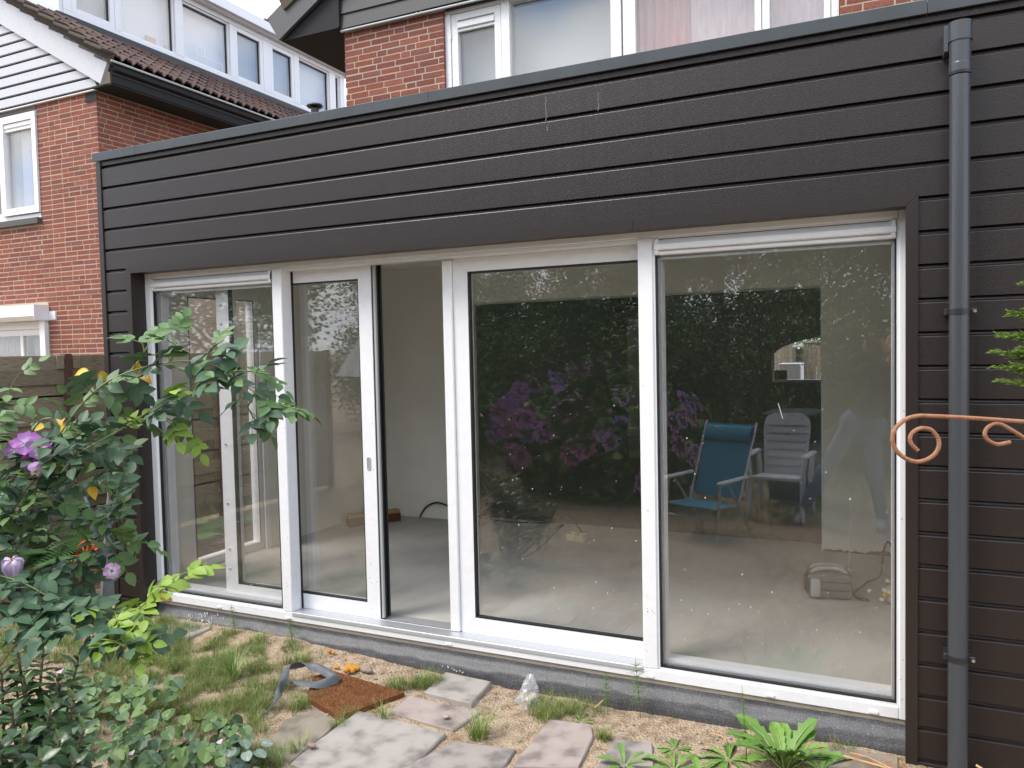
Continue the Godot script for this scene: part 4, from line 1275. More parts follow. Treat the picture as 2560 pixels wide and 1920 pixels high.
func slab(label: String, pts: Array, y: float, k: int, tilt := V(0, 0, 0), called := "paving_slab", h := 0.045) -> void:
	var mid := Vector2.ZERO
	for p in pts: mid += Vector2(p[0], p[1]) / pts.size()
	var at := V(mid.x, gh(mid.x, mid.y) + y - h + 0.012, mid.y)
	# outline with worn, slightly chipped edges
	var ring := []
	for i in pts.size():
		var a := Vector2(pts[i][0], pts[i][1]) - mid
		var b := Vector2(pts[(i + 1) % pts.size()][0], pts[(i + 1) % pts.size()][1]) - mid
		for j in 7:
			var q := a.lerp(b, j / 7.0)
			if j == 0: q *= 0.985
			ring.append(q * (1.0 + rnd(-0.006, 0.004)))
	var b2 := MB.new()
	b2.xf = Transform3D(Basis.from_euler(tilt), Vector3.ZERO)
	var n := ring.size()
	for i in n:
		var a: Vector2 = ring[i]
		var e: Vector2 = ring[(i + 1) % n]
		var ai := a * (1.0 - 0.006 / a.length())
		var ei := e * (1.0 - 0.006 / e.length())
		var o := V(0, h * 0.5, 0)
		b2.face([V(a.x, 0, a.y), V(e.x, 0, e.y), V(e.x, h - 0.006, e.y), V(a.x, h - 0.006, a.y)], o)
		b2.face([V(a.x, h - 0.006, a.y), V(e.x, h - 0.006, e.y), V(ei.x, h, ei.y), V(ai.x, h, ai.y)], V(0, -1, 0))
		b2.face([V(ai.x, h, ai.y), V(ei.x, h, ei.y), V(0, h, 0)], o)
	var s := inst(numbered(called), b2.mesh(), M.slabs[k], self)
	s.position = at
	tag(s, label, "paving slab", "concrete slabs in the sand")

func build_slabs() -> void:
	slab("square grey slab lying against the black plinth below the doors", [[2.30, -0.01 + 0.06], [2.60, 0.075], [2.63, 0.36], [2.33, 0.33]], 0.012, 0, V(-0.02, 0, 0.01))
	slab("pale slab with gravelly surface just in front of the square slab", [[2.27, 0.375], [2.70, 0.39], [2.665, 0.61], [2.27, 0.57]], 0.002, 2)
	slab("largest pale slab at the bottom centre with a crack", [[2.13, 0.62], [2.655, 0.65], [2.66, 0.94], [2.55, 1.16], [2.15, 1.16], [2.13, 0.9]], 0.004, 0)
	slab("grey slab right of the tall grass tuft", [[2.72, 0.70], [3.015, 0.655], [3.03, 0.82], [2.90, 1.05], [2.62, 1.0]], 0.0, 1)
	slab("pinkish slab at the bottom right of the grey slabs", [[3.045, 0.345], [3.25, 0.315], [3.30, 0.42], [3.33, 0.70], [3.06, 0.80]], 0.003, 2)
	slab("small half buried reddish slab beside the dandelions", [[3.39, 0.385], [3.56, 0.36], [3.62, 0.56], [3.39, 0.66]], -0.004, 1)
	slab("sandy brown slab left of the largest slab below the mat", [[1.90, 0.67], [2.10, 0.75], [2.125, 0.9], [2.14, 1.16], [1.98, 1.16], [1.83, 0.83]], -0.003, 3)
	slab("mossy slab half hidden by grass under the left pane", [[0.25, 0.07], [0.60, 0.10], [0.58, 0.27], [0.28, 0.25]], 0.004, 0, V(0.03, 0, 0.02))
	slab("wet brown slab in the right corner beside the downpipe", [[4.28, 0.08], [4.57, 0.075], [4.56, 0.36], [4.30, 0.36]], -0.004, 3)
	# chips between the slabs
	for q in [["thin grey stone chip beside the orange foam", 1.89, 0.22, 0.05, 0.5], ["rounded pale pebble on the gravelly slab", 2.58, 0.53, 0.022, 0.9], ["small white pebble lying on the brown mat", 1.77, 0.36, 0.012, 1.0], ["broken tile chip beside the yellow leaf at the bottom", 2.16, 1.02, 0.03, 0.6]]:
		var b := MB.new()
		crumple(b, V(q[1], gh(q[1], q[2]) + q[3] * 0.35 + (0.02 if q[2] > 0.3 and q[1] > 1.7 else 0.0), q[2]), V(q[3], q[3] * 0.35, q[3] * q[4]), 0.4, int(q[1] * 100))
		solo("stone_chip", b, M.slabs[0] if q[4] > 0.8 else M.flag, V(q[1], gh(q[1], q[2]), q[2]), q[0], "stone", "stones lying about")
	var g := MB.new()
	for i in 520:
		var x := rnd(0.3, 4.5)
		var z := 0.09 + absf(rng.randfn()) * 0.25
		var r := rnd(0.002, 0.007) * (1.6 if rng.randf() < 0.06 else 1.0)
		var s := rnd(0.16, 0.46)
		g.col = Color(s, s * rnd(0.8, 0.97), s * rnd(0.6, 0.9))
		g.xf = Transform3D(Basis(rdir(), rnd(0, 3)).scaled(V(1, rnd(0.5, 1), rnd(0.6, 1))), V(x, gh(x, z) + r * 0.3, z))
		g.box(V(-r, -r, -r), V(r, r, r), r * 0.5)
	var gi := inst("gravel", g.mesh(), M.vert, self)
	gi.set_meta("kind", "stuff")
	tag(gi, "loose grit and crumbs scattered over the sand", "gravel")

func build_litter() -> void:
	# coir mat
	var b := MB.new()
	var mp := PackedVector2Array([Vector2(1.66, 0.40), Vector2(1.70, 0.29), Vector2(2.24, 0.375), Vector2(2.09, 0.73), Vector2(1.80, 0.62)])
	b.col = Color(0.15, 0.066, 0.03)
	b.extrude(mp, V(0, -0.142, 0), V(1, 0, 0), V(0, 0, 1), V(0, 0.026, 0))
	for i in 9000:
		var p := Vector2(rnd(1.64, 2.26), rnd(0.28, 0.74))
		if not Geometry2D.is_point_in_polygon(p, mp): continue
		var o := V(p.x, -0.117, p.y)
		var d := V(rng.randfn() * 0.009, rnd(0.002, 0.010), rng.randfn() * 0.009)
		b.col = Color(0.09, 0.036, 0.018).lerp(Color(0.42, 0.22, 0.11), pow(rng.randf(), 1.5))
		b.tri(o, o + d, o + V(rnd(-1, 1), 0, rnd(-1, 1)) * 0.004)
	solo("coir_mat", b, M.coirv, V(1.9, -0.142, 0.5), "rust brown coir doormat lying on the sand", "doormat", "")
	# grey rubber strip
	var rp := noisy_path([V(1.74, -0.116, 0.86), V(1.72, -0.105, 0.78), V(1.665, -0.10, 0.68), V(1.60, -0.075, 0.565), V(1.545, -0.06, 0.47), V(1.60, -0.055, 0.41), V(1.70, -0.062, 0.40), V(1.79, -0.09, 0.40), V(1.84, -0.085, 0.43), V(1.80, -0.095, 0.50), V(1.72, -0.09, 0.54), V(1.63, -0.085, 0.555)], 0.012)
	b = MB.new()
	var n := rp.size()
	b.grid(func(a: float, q: float) -> Vector3:
		var i := mini(int(a * (n - 1)), n - 1)
		var p: Vector3 = rp[i]
		var d: Vector3 = (rp[mini(i + 1, n - 1)] - rp[maxi(i - 1, 0)]).normalized()
		var tw := 0.9 * sin(a * 17.0) + 0.3 * sin(a * 41.0)
		var wv := d.cross(Vector3.UP).normalized() * cos(tw) + Vector3.UP * sin(tw)
		var wd := 0.024 if a > 0.25 else 0.006 + 0.06 * a
		return p + wv * wd * (q - 0.5) * 2.0 + Vector3.UP * 0.012 * sin(PI * q), 90, 4)
	solo("rubber_strip", b, M.rubber, V(1.68, -0.14, 0.5), "twisted grey rubber strip curled over the edge of the mat", "rubber strip", "")
	# expanding foam
	for q in [["largest orange lump of hardened foam behind the mat", 1.80, 0.255, 0.04, 7], ["small orange foam piece beside the largest lump", 1.70, 0.235, 0.017, 4], ["flat orange foam scrap near the plinth", 1.56, 0.11, 0.022, 4], ["orange foam crumb in the green grass clump", 1.485, 0.23, 0.014, 3], ["tiny orange foam crumb on the edge of the slab", 2.19, 0.575, 0.011, 2], ["tiny yellow foam crumb near the plinth", 1.69, 0.14, 0.009, 2]]:
		b = MB.new()
		for k in q[4]:
			var r: float = q[3]
			var c := V(q[1] + rng.randfn() * r * 0.5, gh(q[1], q[2]) + r * 0.45 + absf(rng.randfn()) * r * 0.25, q[2] + rng.randfn() * r * 0.35)
			crumple(b, c, V(1, 0.75, 0.9) * r * rnd(0.5, 0.75), 0.3, k + int(q[1] * 77))
		solo("foam_lump", b, M.foam, V(q[1], gh(q[1], q[2]), q[2]), q[0], "foam", "hardened orange foam")
	# clear plastic bags
	b = MB.new()
	var bf := FastNoiseLite.new()
	bf.frequency = 1.1; bf.seed = 4; bf.fractal_octaves = 3
	b.grid(func(u: float, v: float) -> Vector3:
		var a := TAU * u
		var r := 0.052 * pow(1.0 - v, 0.6) + 0.006
		var k := 1.0 + 0.8 * bf.get_noise_3d(cos(a) * 2.2, v * 3.0, sin(a) * 2.2)
		return V(2.87 + cos(a) * r * k + 0.012 * v, -0.145 + 0.155 * v, 0.20 + sin(a) * r * k * 0.7 - 0.02 * v), 26, 14)
	solo("plastic_bag", b, M.bag, V(2.87, -0.14, 0.2), "pointed clear plastic bag standing in the sand by the plinth", "bag", "")
	b = MB.new()
	crumple(b, V(1.60, -0.03, 1.42), V(0.075, 0.03, 0.05), 0.6, 21)
	solo("plastic_bag", b, M.bag, V(1.60, -0.14, 1.42), "crumpled clear plastic wrapper lying among the low leaves", "bag", "")
	# twigs
	for q in [["dry straw coloured twig at the foot of the cladding", [V(4.35, -0.125, 0.17), V(4.55, -0.12, 0.22), V(4.85, -0.11, 0.32), V(5.2, -0.06, 0.36)], 0.006], ["forked pale twig standing at the bottom right corner", [V(4.83, 0.03, 0.36), V(4.95, -0.01, 0.42), V(5.1, -0.08, 0.5), V(5.3, -0.14, 0.56)], 0.005], ["short brown twig on the sand in front of the right pane", [V(3.78, -0.135, 0.17), V(3.84, -0.128, 0.19), V(3.88, -0.13, 0.27)], 0.004], ["thin stick leaning on the sand below the middle post", [V(3.20, -0.14, 0.12), V(3.24, -0.10, 0.10)], 0.004]]:
		b = MB.new()
		b.tube(noisy_path(q[1], 0.04), q[2], 6)
		if q[1].size() > 3: b.tube([q[1][1], q[1][1] + V(-0.1, 0.02, -0.03), q[1][1] + V(-0.17, 0.03, -0.02)], q[2] * 0.6, 5)
		solo("twig", b, M.twig, q[1][0], q[0], "twig", "dry twigs")
	# orange needles by the corner
	b = MB.new()
	for i in 40:
		var x := 4.5 + rng.randfn() * 0.06
		var z := 0.16 + rng.randfn() * 0.03
		b.tube([V(x, -0.128, z), V(x + rng.randfn() * 0.03, -0.125, z + rng.randfn() * 0.02)], 0.0012, 3, false)
	var nd := inst("dead_needles", b.mesh(), mat(0.45, 0.17, 0.05, 0.9), self)
	nd.set_meta("kind", "stuff"); tag(nd, "small heap of orange dead conifer needles by the corner", "needles")
	# things behind the rose
	var t := thing("plant_pot", "black slatted plastic pot on the ground behind the rose", "plant pot", V(-0.88, -0.14, 0.25))
	b = MB.new()
	b.lathe([Vector2(0.0, 0.0), Vector2(0.15, 0.0), Vector2(0.152, 0.02)], t.position, 24)
	part("base", b, M.pot, t)
	for k in 6:
		b = MB.new()
		var pts := []
		for i in 33: pts.append(t.position + V(cos(TAU * i / 32.0) * (0.155 + 0.008 * k), 0.03 + 0.045 * k, sin(TAU * i / 32.0) * (0.155 + 0.008 * k)))
		b.tube(pts, 0.011, 6)
		part("hoop", b, M.pot, t)
	for k in 16:
		b = MB.new()
		var a := TAU * k / 16.0
		b.tube([t.position + V(cos(a) * 0.152, 0.0, sin(a) * 0.152), t.position + V(cos(a) * 0.197, 0.27, sin(a) * 0.197)], 0.007, 5)
		part("slat", b, M.pot, t)
	t = thing("leaning_board", "grey plastic board with light edge leaning beside the left corner of the cladding", "board", V(-0.62, -0.14, -0.1))
	b = MB.new()
	b.extrude(PackedVector2Array([Vector2(-0.16, 0.0), Vector2(0.2, 0.0), Vector2(0.2, 0.86), Vector2(0.0, 0.90), Vector2(-0.07, 0.86)]), V(-0.55, -0.16, -0.12), V(1, 0, 0), V(0, 1, -0.05), V(0, 0, 0.02))
	part("sheet", b, M.grey_sheet, t)
	b = MB.new()
	b.tube(noisy_path([V(-0.715, -0.14, -0.105), V(-0.66, 0.4, -0.13), V(-0.625, 0.70, -0.145), V(-0.60, 0.745, -0.147), V(-0.55, 0.75, -0.148)]), 0.012, 8)
	part("edge_rail", b, M.silver, t)
	b = MB.new()
	b.tube([V(-0.55, 0.66, -0.125), V(-0.55, 0.66, -0.115)], 0.016, 12)
	part("bolt", b, M.dark_plastic, t)
	t = thing("orange_wheel", "bright orange spoked plastic wheel behind the rose", "wheel", V(-1.25, -0.14, -0.35))
	var wc := V(-1.2, 0.05, -0.35)
	b = MB.new()
	var wp := []
	for i in 37: wp.append(wc + V(cos(TAU * i / 36.0) * 0.13, sin(TAU * i / 36.0) * 0.16, -0.03 * sin(TAU * i / 36.0)))
	b.tube(wp, 0.02, 8)
	part("rim", b, M.orange, t)
	for i in 12:
		b = MB.new()
		var a := TAU * i / 12.0
		b.tube([wc + V(cos(a) * 0.03, sin(a) * 0.03, 0), wc + V(cos(a) * 0.13, sin(a) * 0.16, -0.03 * sin(a))], 0.009, 5)
		part("spoke", b, M.orange, t)
	b = MB.new()
	b.tube([wc + V(0, 0, -0.03), wc + V(0, 0, 0.03)], 0.035, 12)
	part("hub", b, M.dark_plastic, t)
	b = MB.new()
	b.tube(noisy_path([V(-2.1, 0.62, -0.7), V(-1.6, 0.60, -0.6), V(-1.25, 0.42, -0.45), V(-0.85, 0.22, -0.3), V(-0.7, -0.1, -0.25)]), 0.018, 8)
	solo("garden_hose", b, M.green_hose, V(-1.2, -0.14, -0.4), "dark green hose looping behind the rose towards the grey panel", "hose", "")
	# broken flagstones
	for q in [["long broken flagstone on top of the pile behind the rose", -1.62, 0.10, -0.55, 0.30, 0.5], ["broken flagstone at the bottom left of the pile behind the rose", -1.78, -0.02, -0.30, 0.22, -0.2], ["broken flagstone at the bottom right of the pile behind the rose", -1.45, -0.02, -0.45, 0.2, 0.9], ["upright flagstone leaning against the fence", -2.05, 0.12, -0.1, 0.22, 1.3]]:
		b = MB.new()
		var pg := PackedVector2Array()
		for i in 7:
			var a := TAU * i / 7.0
			pg.append(Vector2(cos(a) * q[4] * rnd(0.7, 1.1), sin(a) * q[4] * rnd(0.45, 0.75)))
		var bs := Basis.from_euler(V(0.12, q[5], 0.1)) if q[5] < 1.2 else Basis.from_euler(V(0.2, 0.3, 1.35))
		b.xf = Transform3D(bs, V(q[1], q[2], q[3]))
		b.extrude(pg, V(0, -0.06, 0), V(1, 0, 0), V(0, 0, 1), V(0, 0.09, 0))
		solo("flagstone", b, M.flag, V(q[1], -0.14, q[3]), q[0], "stone", "broken flagstones")
	# wrought iron hanger near the camera
	t = thing("plant_hanger", "rusty wrought iron plant hanger with scrolled ends reaching in from the right", "plant hanger", V(4.952, -0.14, 2.347))
	b = MB.new()
	b.tube(noisy_path([V(4.7580, 1.5405, 2.4377), V(4.7175, 1.5447, 2.4564), V(4.6771, 1.5488, 2.4751), V(4.6100, 1.5555, 2.5063), V(4.5603, 1.5594, 2.5293), V(4.5405, 1.5598, 2.5386), V(4.5256, 1.5547, 2.5459), V(4.5140, 1.5431, 2.5518), V(4.5098, 1.5286, 2.5545), V(4.5140, 1.5139, 2.5533), V(4.5239, 1.5028, 2.5492), V(4.5371, 1.4965, 2.5433), V(4.5479, 1.4967, 2.5382), V(4.5603, 1.5028, 2.5321), V(4.5677, 1.5127, 2.5281), V(4.5690, 1.5236, 2.5270), V(4.5653, 1.5328, 2.5283), V(4.5587, 1.5403, 2.5310), V(4.5487, 1.5428, 2.5356), V(4.5405, 1.5407, 2.5396), V(4.5338, 1.5345, 2.5430), V(4.5322, 1.5263, 2.5441), V(4.5355, 1.5189, 2.5429), V(4.5421, 1.5114, 2.5402)], 0.004), 0.0030, 8)
	b.tube([V(4.7580, 1.5405, 2.4377), V(4.95, 1.522, 2.348)], 0.0030, 8)
	part("arm", b, M.rust, t)
	b = MB.new()
	b.tube(noisy_path([V(4.6596, 1.5205, 2.4847), V(4.6472, 1.5181, 2.4906), V(4.6414, 1.5182, 2.4933), V(4.6315, 1.5239, 2.4977), V(4.6273, 1.5322, 2.4992), V(4.6298, 1.5404, 2.4977), V(4.6381, 1.5466, 2.4935), V(4.6464, 1.5464, 2.4896), V(4.6555, 1.5416, 2.4856), V(4.6771, 1.5265, 2.4762), V(4.7175, 1.4991, 2.4586), V(4.95, 1.34, 2.35)], 0.004), 0.0028, 8)
	part("brace", b, M.rust, t)
	b = MB.new()
	b.tube([V(4.952, 1.62, 2.347), V(4.952, -0.35, 2.347)], 0.006, 8)
	part("pole", b, M.rust, t)

func leaf_mesh(l: float, w: float, fold: float, curl: float, shape: float, col: Color, rib := 1.35) -> ArrayMesh:
	var b := MB.new()
	b.col = col
	b.leaf(l, w, fold, curl, shape, 6, 1)
	b.col = col * rib
	b.tube([V(0, 0.0005, 0.003), V(0, -curl * l * 0.16, -l * 0.4), V(0, -curl * l * 0.7, -l * 0.85)], [w * 0.025, w * 0.02, w * 0.008], 3, false)
	return b.mesh()

func rose_leaf(l: float, col: Color, pairs: int) -> ArrayMesh:
	# compound leaf along -Z: rachis with toothed oval leaflets
	var b := MB.new()
	b.col = col * 1.25
	var n := pairs * 2 + 1
	b.tube([V(0, 0, 0), V(0, 0.004, -l * 0.45), V(0, -0.006, -l * 0.8)], [0.0014, 0.0012, 0.0008], 4, false)
	for i in n:
		var lf := MB.new()
		var s := rnd(0.85, 1.1)
		lf.col = col * rnd(0.85, 1.12)
		lf.leaf(l * 0.42 * s, l * 0.27 * s, rnd(0.1, 0.35), rnd(0.05, 0.3), 0.8, 7, 2)
		var t := Transform3D()
		if i == n - 1: t = Transform3D(Basis.from_euler(V(rnd(-0.3, 0.05), 0, rnd(-0.3, 0.3))), V(0, -0.006, -l * 0.8))
		else:
			var k := i / 2
			var sg := 1.0 if i % 2 == 0 else -1.0
			t = Transform3D(Basis.from_euler(V(rnd(-0.25, 0.15), sg * rnd(0.85, 1.2), sg * rnd(-0.1, 0.35))), V(0, 0.003, -l * (0.32 + 0.44 * k / pairs)))
		b.add(lf, t)
	return b.mesh()

func look(d: Vector3, up := Vector3.UP) -> Basis:
	if absf(d.normalized().dot(up)) > 0.97: up = V(0.5, 0.3, 0.8)
	return Basis.looking_at(d, up)

func along(ps: Array, t: float) -> Array:
	var k := t * (ps.size() - 1)
	var i := mini(int(k), ps.size() - 2)
	return [Vector3(ps[i]).lerp(ps[i + 1], k - i), (Vector3(ps[i + 1]) - Vector3(ps[i])).normalized()]

func flower(t: Node3D, at: Vector3, dir: Vector3, r: float, droop: float, col: Color, inner: Color) -> void:
	var b := MB.new()
	var bs := look(dir)
	var u := -bs.z
	b.col = Color(0.55, 0.42, 0.08)
	for k in 14:
		var d := (u + rdir() * 0.5).normalized()
		b.tube([at, at + d * r * 0.28], 0.0008, 3, false)
	b.col = Color(0.16, 0.2, 0.06)
	b.lathe([Vector2(0.001, -0.012), Vector2(0.005, -0.008), Vector2(0.005, 0.0), Vector2(0.0, 0.002)], at, 8, u)
	var f := part("flower", b, M.petal, t)
	for k in 5:
		var p := MB.new()
		var a := TAU * k / 5.0 + rnd(-0.15, 0.15)
		var rd := bs.x * cos(a) + bs.y * sin(a)
		var td := bs.x * -sin(a) + bs.y * cos(a)
		var wob := rnd(-0.2, 0.2)
		p.col = col
		p.grid(func(q: float, s: float) -> Vector3:
			var wd := r * 0.98 * sin(PI * (0.10 + 0.62 * q)) * (s - 0.5)
			return at + rd * r * (0.08 + 0.92 * q) * cos(droop * q) + u * (r * 0.35 * q - r * droop * q * q + absf(s - 0.5) * r * 0.35 + wob * r * (s - 0.5)) + td * wd, 5, 4)
		for i in p.c.size():
			var q := (p.v[i] - at).length() / r
			p.c[i] = inner.lerp(col, smoothstep(0.25, 0.75, q)) * rnd(0.94, 1.04)
		part("petal", p, M.petal, f)

func build_rose() -> void:
	var t := thing("rose_bush", "climbing rose with lilac flowers and a long arching cane across the left pane", "rose bush", V(1.75, -0.14, 2.35))
	var stems := [
["a", [V(1.75, -0.14, 2.35), V(1.78, 0.65, 2.33), V(2.09, 1.05, 2.28), V(2.27, 1.36, 2.28), V(2.40, 1.50, 2.28), V(2.52, 1.59, 2.27), V(2.60, 1.63, 2.23), V(2.69, 1.65, 2.19), V(2.77, 1.65, 2.15), V(2.83, 1.62, 2.12), V(2.92, 1.56, 2.10), V(2.97, 1.53, 2.08), V(3.07, 1.51, 2.07)]],
["b", [V(1.72, -0.14, 2.36), V(1.94, 1.06, 2.34), V(2.13, 1.21, 2.30), V(2.25, 1.31, 2.30), V(2.42, 1.40, 2.27), V(2.59, 1.48, 2.24), V(2.70, 1.55, 2.21), V(2.81, 1.59, 2.19), V(2.84, 1.62, 2.17)]],
["c", [V(1.78, -0.14, 2.40), V(2.05, 1.05, 2.40), V(2.21, 1.05, 2.39), V(2.32, 1.04, 2.39), V(2.39, 1.00, 2.36), V(2.54, 0.98, 2.34), V(2.63, 0.97, 2.30), V(2.73, 1.02, 2.31), V(2.79, 1.08, 2.28)]],
["d", [V(1.78, 0.65, 2.33), V(1.97, 1.11, 2.33), V(2.15, 1.20, 2.30), V(2.28, 1.25, 2.28), V(2.37, 1.31, 2.24), V(2.47, 1.34, 2.20)]],
["e", [V(1.78, 0.65, 2.33), V(1.91, 1.16, 2.24), V(2.04, 1.29, 2.23), V(2.13, 1.41, 2.24), V(2.16, 1.48, 2.22)]],
["f", [V(1.94, 1.06, 2.34), V(2.07, 1.38, 2.38), V(2.14, 1.48, 2.34), V(2.18, 1.57, 2.32), V(2.21, 1.63, 2.30)]],
["g", [V(1.78, 0.65, 2.33), V(1.91, 0.93, 2.26), V(2.07, 1.00, 2.18), V(2.23, 1.05, 2.15), V(2.39, 1.10, 2.13), V(2.44, 1.11, 2.11)]],
["h", [V(2.05, 1.05, 2.40), V(2.20, 1.02, 2.45), V(2.37, 0.99, 2.42), V(2.52, 0.95, 2.41), V(2.61, 0.91, 2.37), V(2.72, 0.92, 2.37)]],
["i", [V(2.54, 0.98, 2.34), V(2.62, 0.94, 2.34), V(2.69, 0.90, 2.33), V(2.72, 0.89, 2.32)]],
["j", [V(1.94, 1.06, 2.34), V(1.99, 1.23, 2.31), V(2.17, 1.34, 2.28), V(2.32, 1.42, 2.26), V(2.41, 1.44, 2.22)]],
["k", [V(1.78, 0.65, 2.33), V(1.88, 1.03, 2.26), V(2.01, 1.12, 2.20), V(2.16, 1.16, 2.18), V(2.33, 1.21, 2.15), V(2.39, 1.18, 2.13)]],
["l", [V(1.91, 0.6, 2.3), V(2.19, 0.93, 2.23), V(2.28, 1.03, 2.19), V(2.33, 1.11, 2.16), V(2.36, 1.20, 2.14), V(2.37, 1.26, 2.13)]],
["m", [V(2.59, 1.48, 2.24), V(2.66, 1.50, 2.21), V(2.71, 1.48, 2.19), V(2.74, 1.45, 2.17)]],
["n", [V(2.69, 1.65, 2.19), V(2.71, 1.69, 2.18), V(2.70, 1.72, 2.18)]],
["o", [V(2.77, 1.65, 2.15), V(2.80, 1.69, 2.13), V(2.83, 1.71, 2.12)]],
["p", [V(2.83, 1.62, 2.12), V(2.89, 1.62, 2.09), V(2.95, 1.61, 2.07)]],
["q", [V(2.92, 1.56, 2.10), V(2.89, 1.52, 2.10), V(2.91, 1.48, 2.09)]],
["r", [V(2.59, 1.63, 2.23), V(2.62, 1.68, 2.21), V(2.62, 1.71, 2.22)]]]
	var dark := []
	var mid := []
	var young := []
	for k in 5:
		dark.append(rose_leaf(0.125, Color(0.065, 0.125, 0.066), 2 + k % 2))
		mid.append(rose_leaf(0.115, Color(0.10, 0.18, 0.055), 2 + k % 2))
		young.append(rose_leaf(0.10, Color(0.21, 0.32, 0.045), 2 + k % 2))
	for s in stems:
		var ps := noisy_path(s[1], 0.03)
		var b := MB.new()
		var rr := []
		var long: bool = s[1].size() > 7
		for i in ps.size(): rr.append(lerpf(0.0055 if long else 0.003, 0.0015, float(i) / ps.size()))
		b.tube(ps, rr, 6)
		part("cane", b, M.cane if s[0] in "abcmnopqr" else M.cane_old, t)
		var length := 0.0
		for i in ps.size() - 1: length += (ps[i + 1] - ps[i]).length()
		var start := 0.0
		if s[1].size() > 4: start = 0.42 if s[0] in "abc" else 0.35
		var count := int(length * (1.0 - start) / (0.030 if s[0] in "cdeghijkl" else 0.036)) + 1
		for i in count:
			var tt := start + (1.0 - start) * (i + rnd(0.1, 0.9)) / count
			if s[0] == "a" and tt > 0.44 and tt < 0.55 and rng.randf() < 0.8: continue
			var pd := along(ps, minf(tt, 1.0))
			var dd: Vector3 = pd[1]
			var sidev := dd.cross(Vector3.UP).normalized() * (1.0 if i % 2 == 0 else -1.0)
			var out := (dd * 0.55 + sidev * rnd(0.3, 1.0) + V(0.25, rnd(-0.55, 0.35), 0.3) + rdir() * 0.35).normalized()
			var kind: Array = mid
			if s[0] in "chi": kind = dark if tt < 0.85 else young
			elif s[0] in "bj" and rng.randf() < 0.55: kind = dark
			elif s[0] in "bm" and tt > 0.6: kind = young
			elif rng.randf() < 0.3: kind = dark
			var up := (V(0.35, 0.9, 0.5) + rdir() * 0.45).normalized()
			inst("leaf", kind[rng.randi() % 5], M.leafv, t, Transform3D(look(out, up).scaled(Vector3.ONE * rnd(0.75, 1.1)), Vector3(pd[0]) - t.position))
	# yellowing leaflets
	var yl := [leaf_mesh(0.042, 0.027, 0.4, 0.3, 0.8, Color(0.62, 0.40, 0.03), 0.7), leaf_mesh(0.038, 0.024, 0.7, 0.5, 0.8, Color(0.50, 0.30, 0.04), 0.6)]
	for p in [V(2.44, 1.63, 2.25), V(2.47, 1.63, 2.23), V(2.61, 1.65, 2.22), V(2.62, 1.61, 2.22), V(2.37, 1.49, 2.29), V(2.39, 1.48, 2.29), V(2.32, 1.47, 2.31), V(2.76, 1.04, 2.31), V(2.40, 1.29, 2.23), V(2.28, 1.26, 2.23), V(2.36, 1.3, 2.24)]:
		inst("yellow_leaf", yl[rng.randi() % 2], M.leafv, t, Transform3D(look(V(rnd(-1, 1), rnd(-0.8, 0.1), rnd(-0.5, 0.5)), (V(0.5, 0.5, 0.7) + rdir() * 0.3).normalized()), p - t.position))
	# flowers and hips
	var lil := Color(0.42, 0.17, 0.46)
	var pale := Color(0.72, 0.62, 0.70)
	flower(t, V(2.285, 1.425, 2.335), V(0.5, 0.5, 0.8), 0.036, 0.2, lil, pale)
	flower(t, V(2.325, 1.415, 2.33), V(0.9, 0.3, 0.6), 0.034, 0.3, lil * 1.1, pale)
	flower(t, V(2.295, 1.375, 2.335), V(0.6, -0.2, 0.8), 0.026, 0.1, Color(0.5, 0.13, 0.44), lil)
	flower(t, V(2.35, 1.355, 2.36), V(0.5, -0.5, 0.7), 0.030, 0.9, Color(0.40, 0.20, 0.44), pale)
	flower(t, V(2.21, 1.405, 2.32), V(0.2, 0.5, 0.8), 0.034, 0.2, lil, pale)
	flower(t, V(2.385, 1.125, 2.46), V(0.25, 0.9, 0.2), 0.042, 1.3, Color(0.50, 0.38, 0.56), Color(0.6, 0.5, 0.62))
	flower(t, V(2.545, 1.07, 2.285), V(0.9, 0.1, 0.4), 0.024, 0.4, Color(0.45, 0.25, 0.42), pale)
	flower(t, V(2.10, 1.19, 2.26), V(0.6, 0.3, 0.6), 0.028, 0.5, Color(0.55, 0.42, 0.55), pale)
	for i in 16:
		var s: Array = stems[[3, 4, 6, 9, 10, 11][i % 6]][1]
		var p: Vector3 = s[s.size() - 1 - (i / 6) % 2] + rdir() * 0.03
		var b := MB.new()
		b.lathe([Vector2(0.0005, -0.007), Vector2(0.005, -0.004), Vector2(0.006, 0.001), Vector2(0.003, 0.006), Vector2(0.001, 0.008)], p, 8, (Vector3.UP + rdir() * 0.6).normalized())
		b.tube([p, p + V(rnd(-0.01, 0.01), -0.03, rnd(-0.01, 0.01))], 0.001, 4, false)
		for k in 4: b.tube([p + V(0, 0.005, 0), p + V(0, 0.008, 0) + rdir() * 0.009], 0.0008, 3, false)
		part("rose_hip", b, M.cane, t)

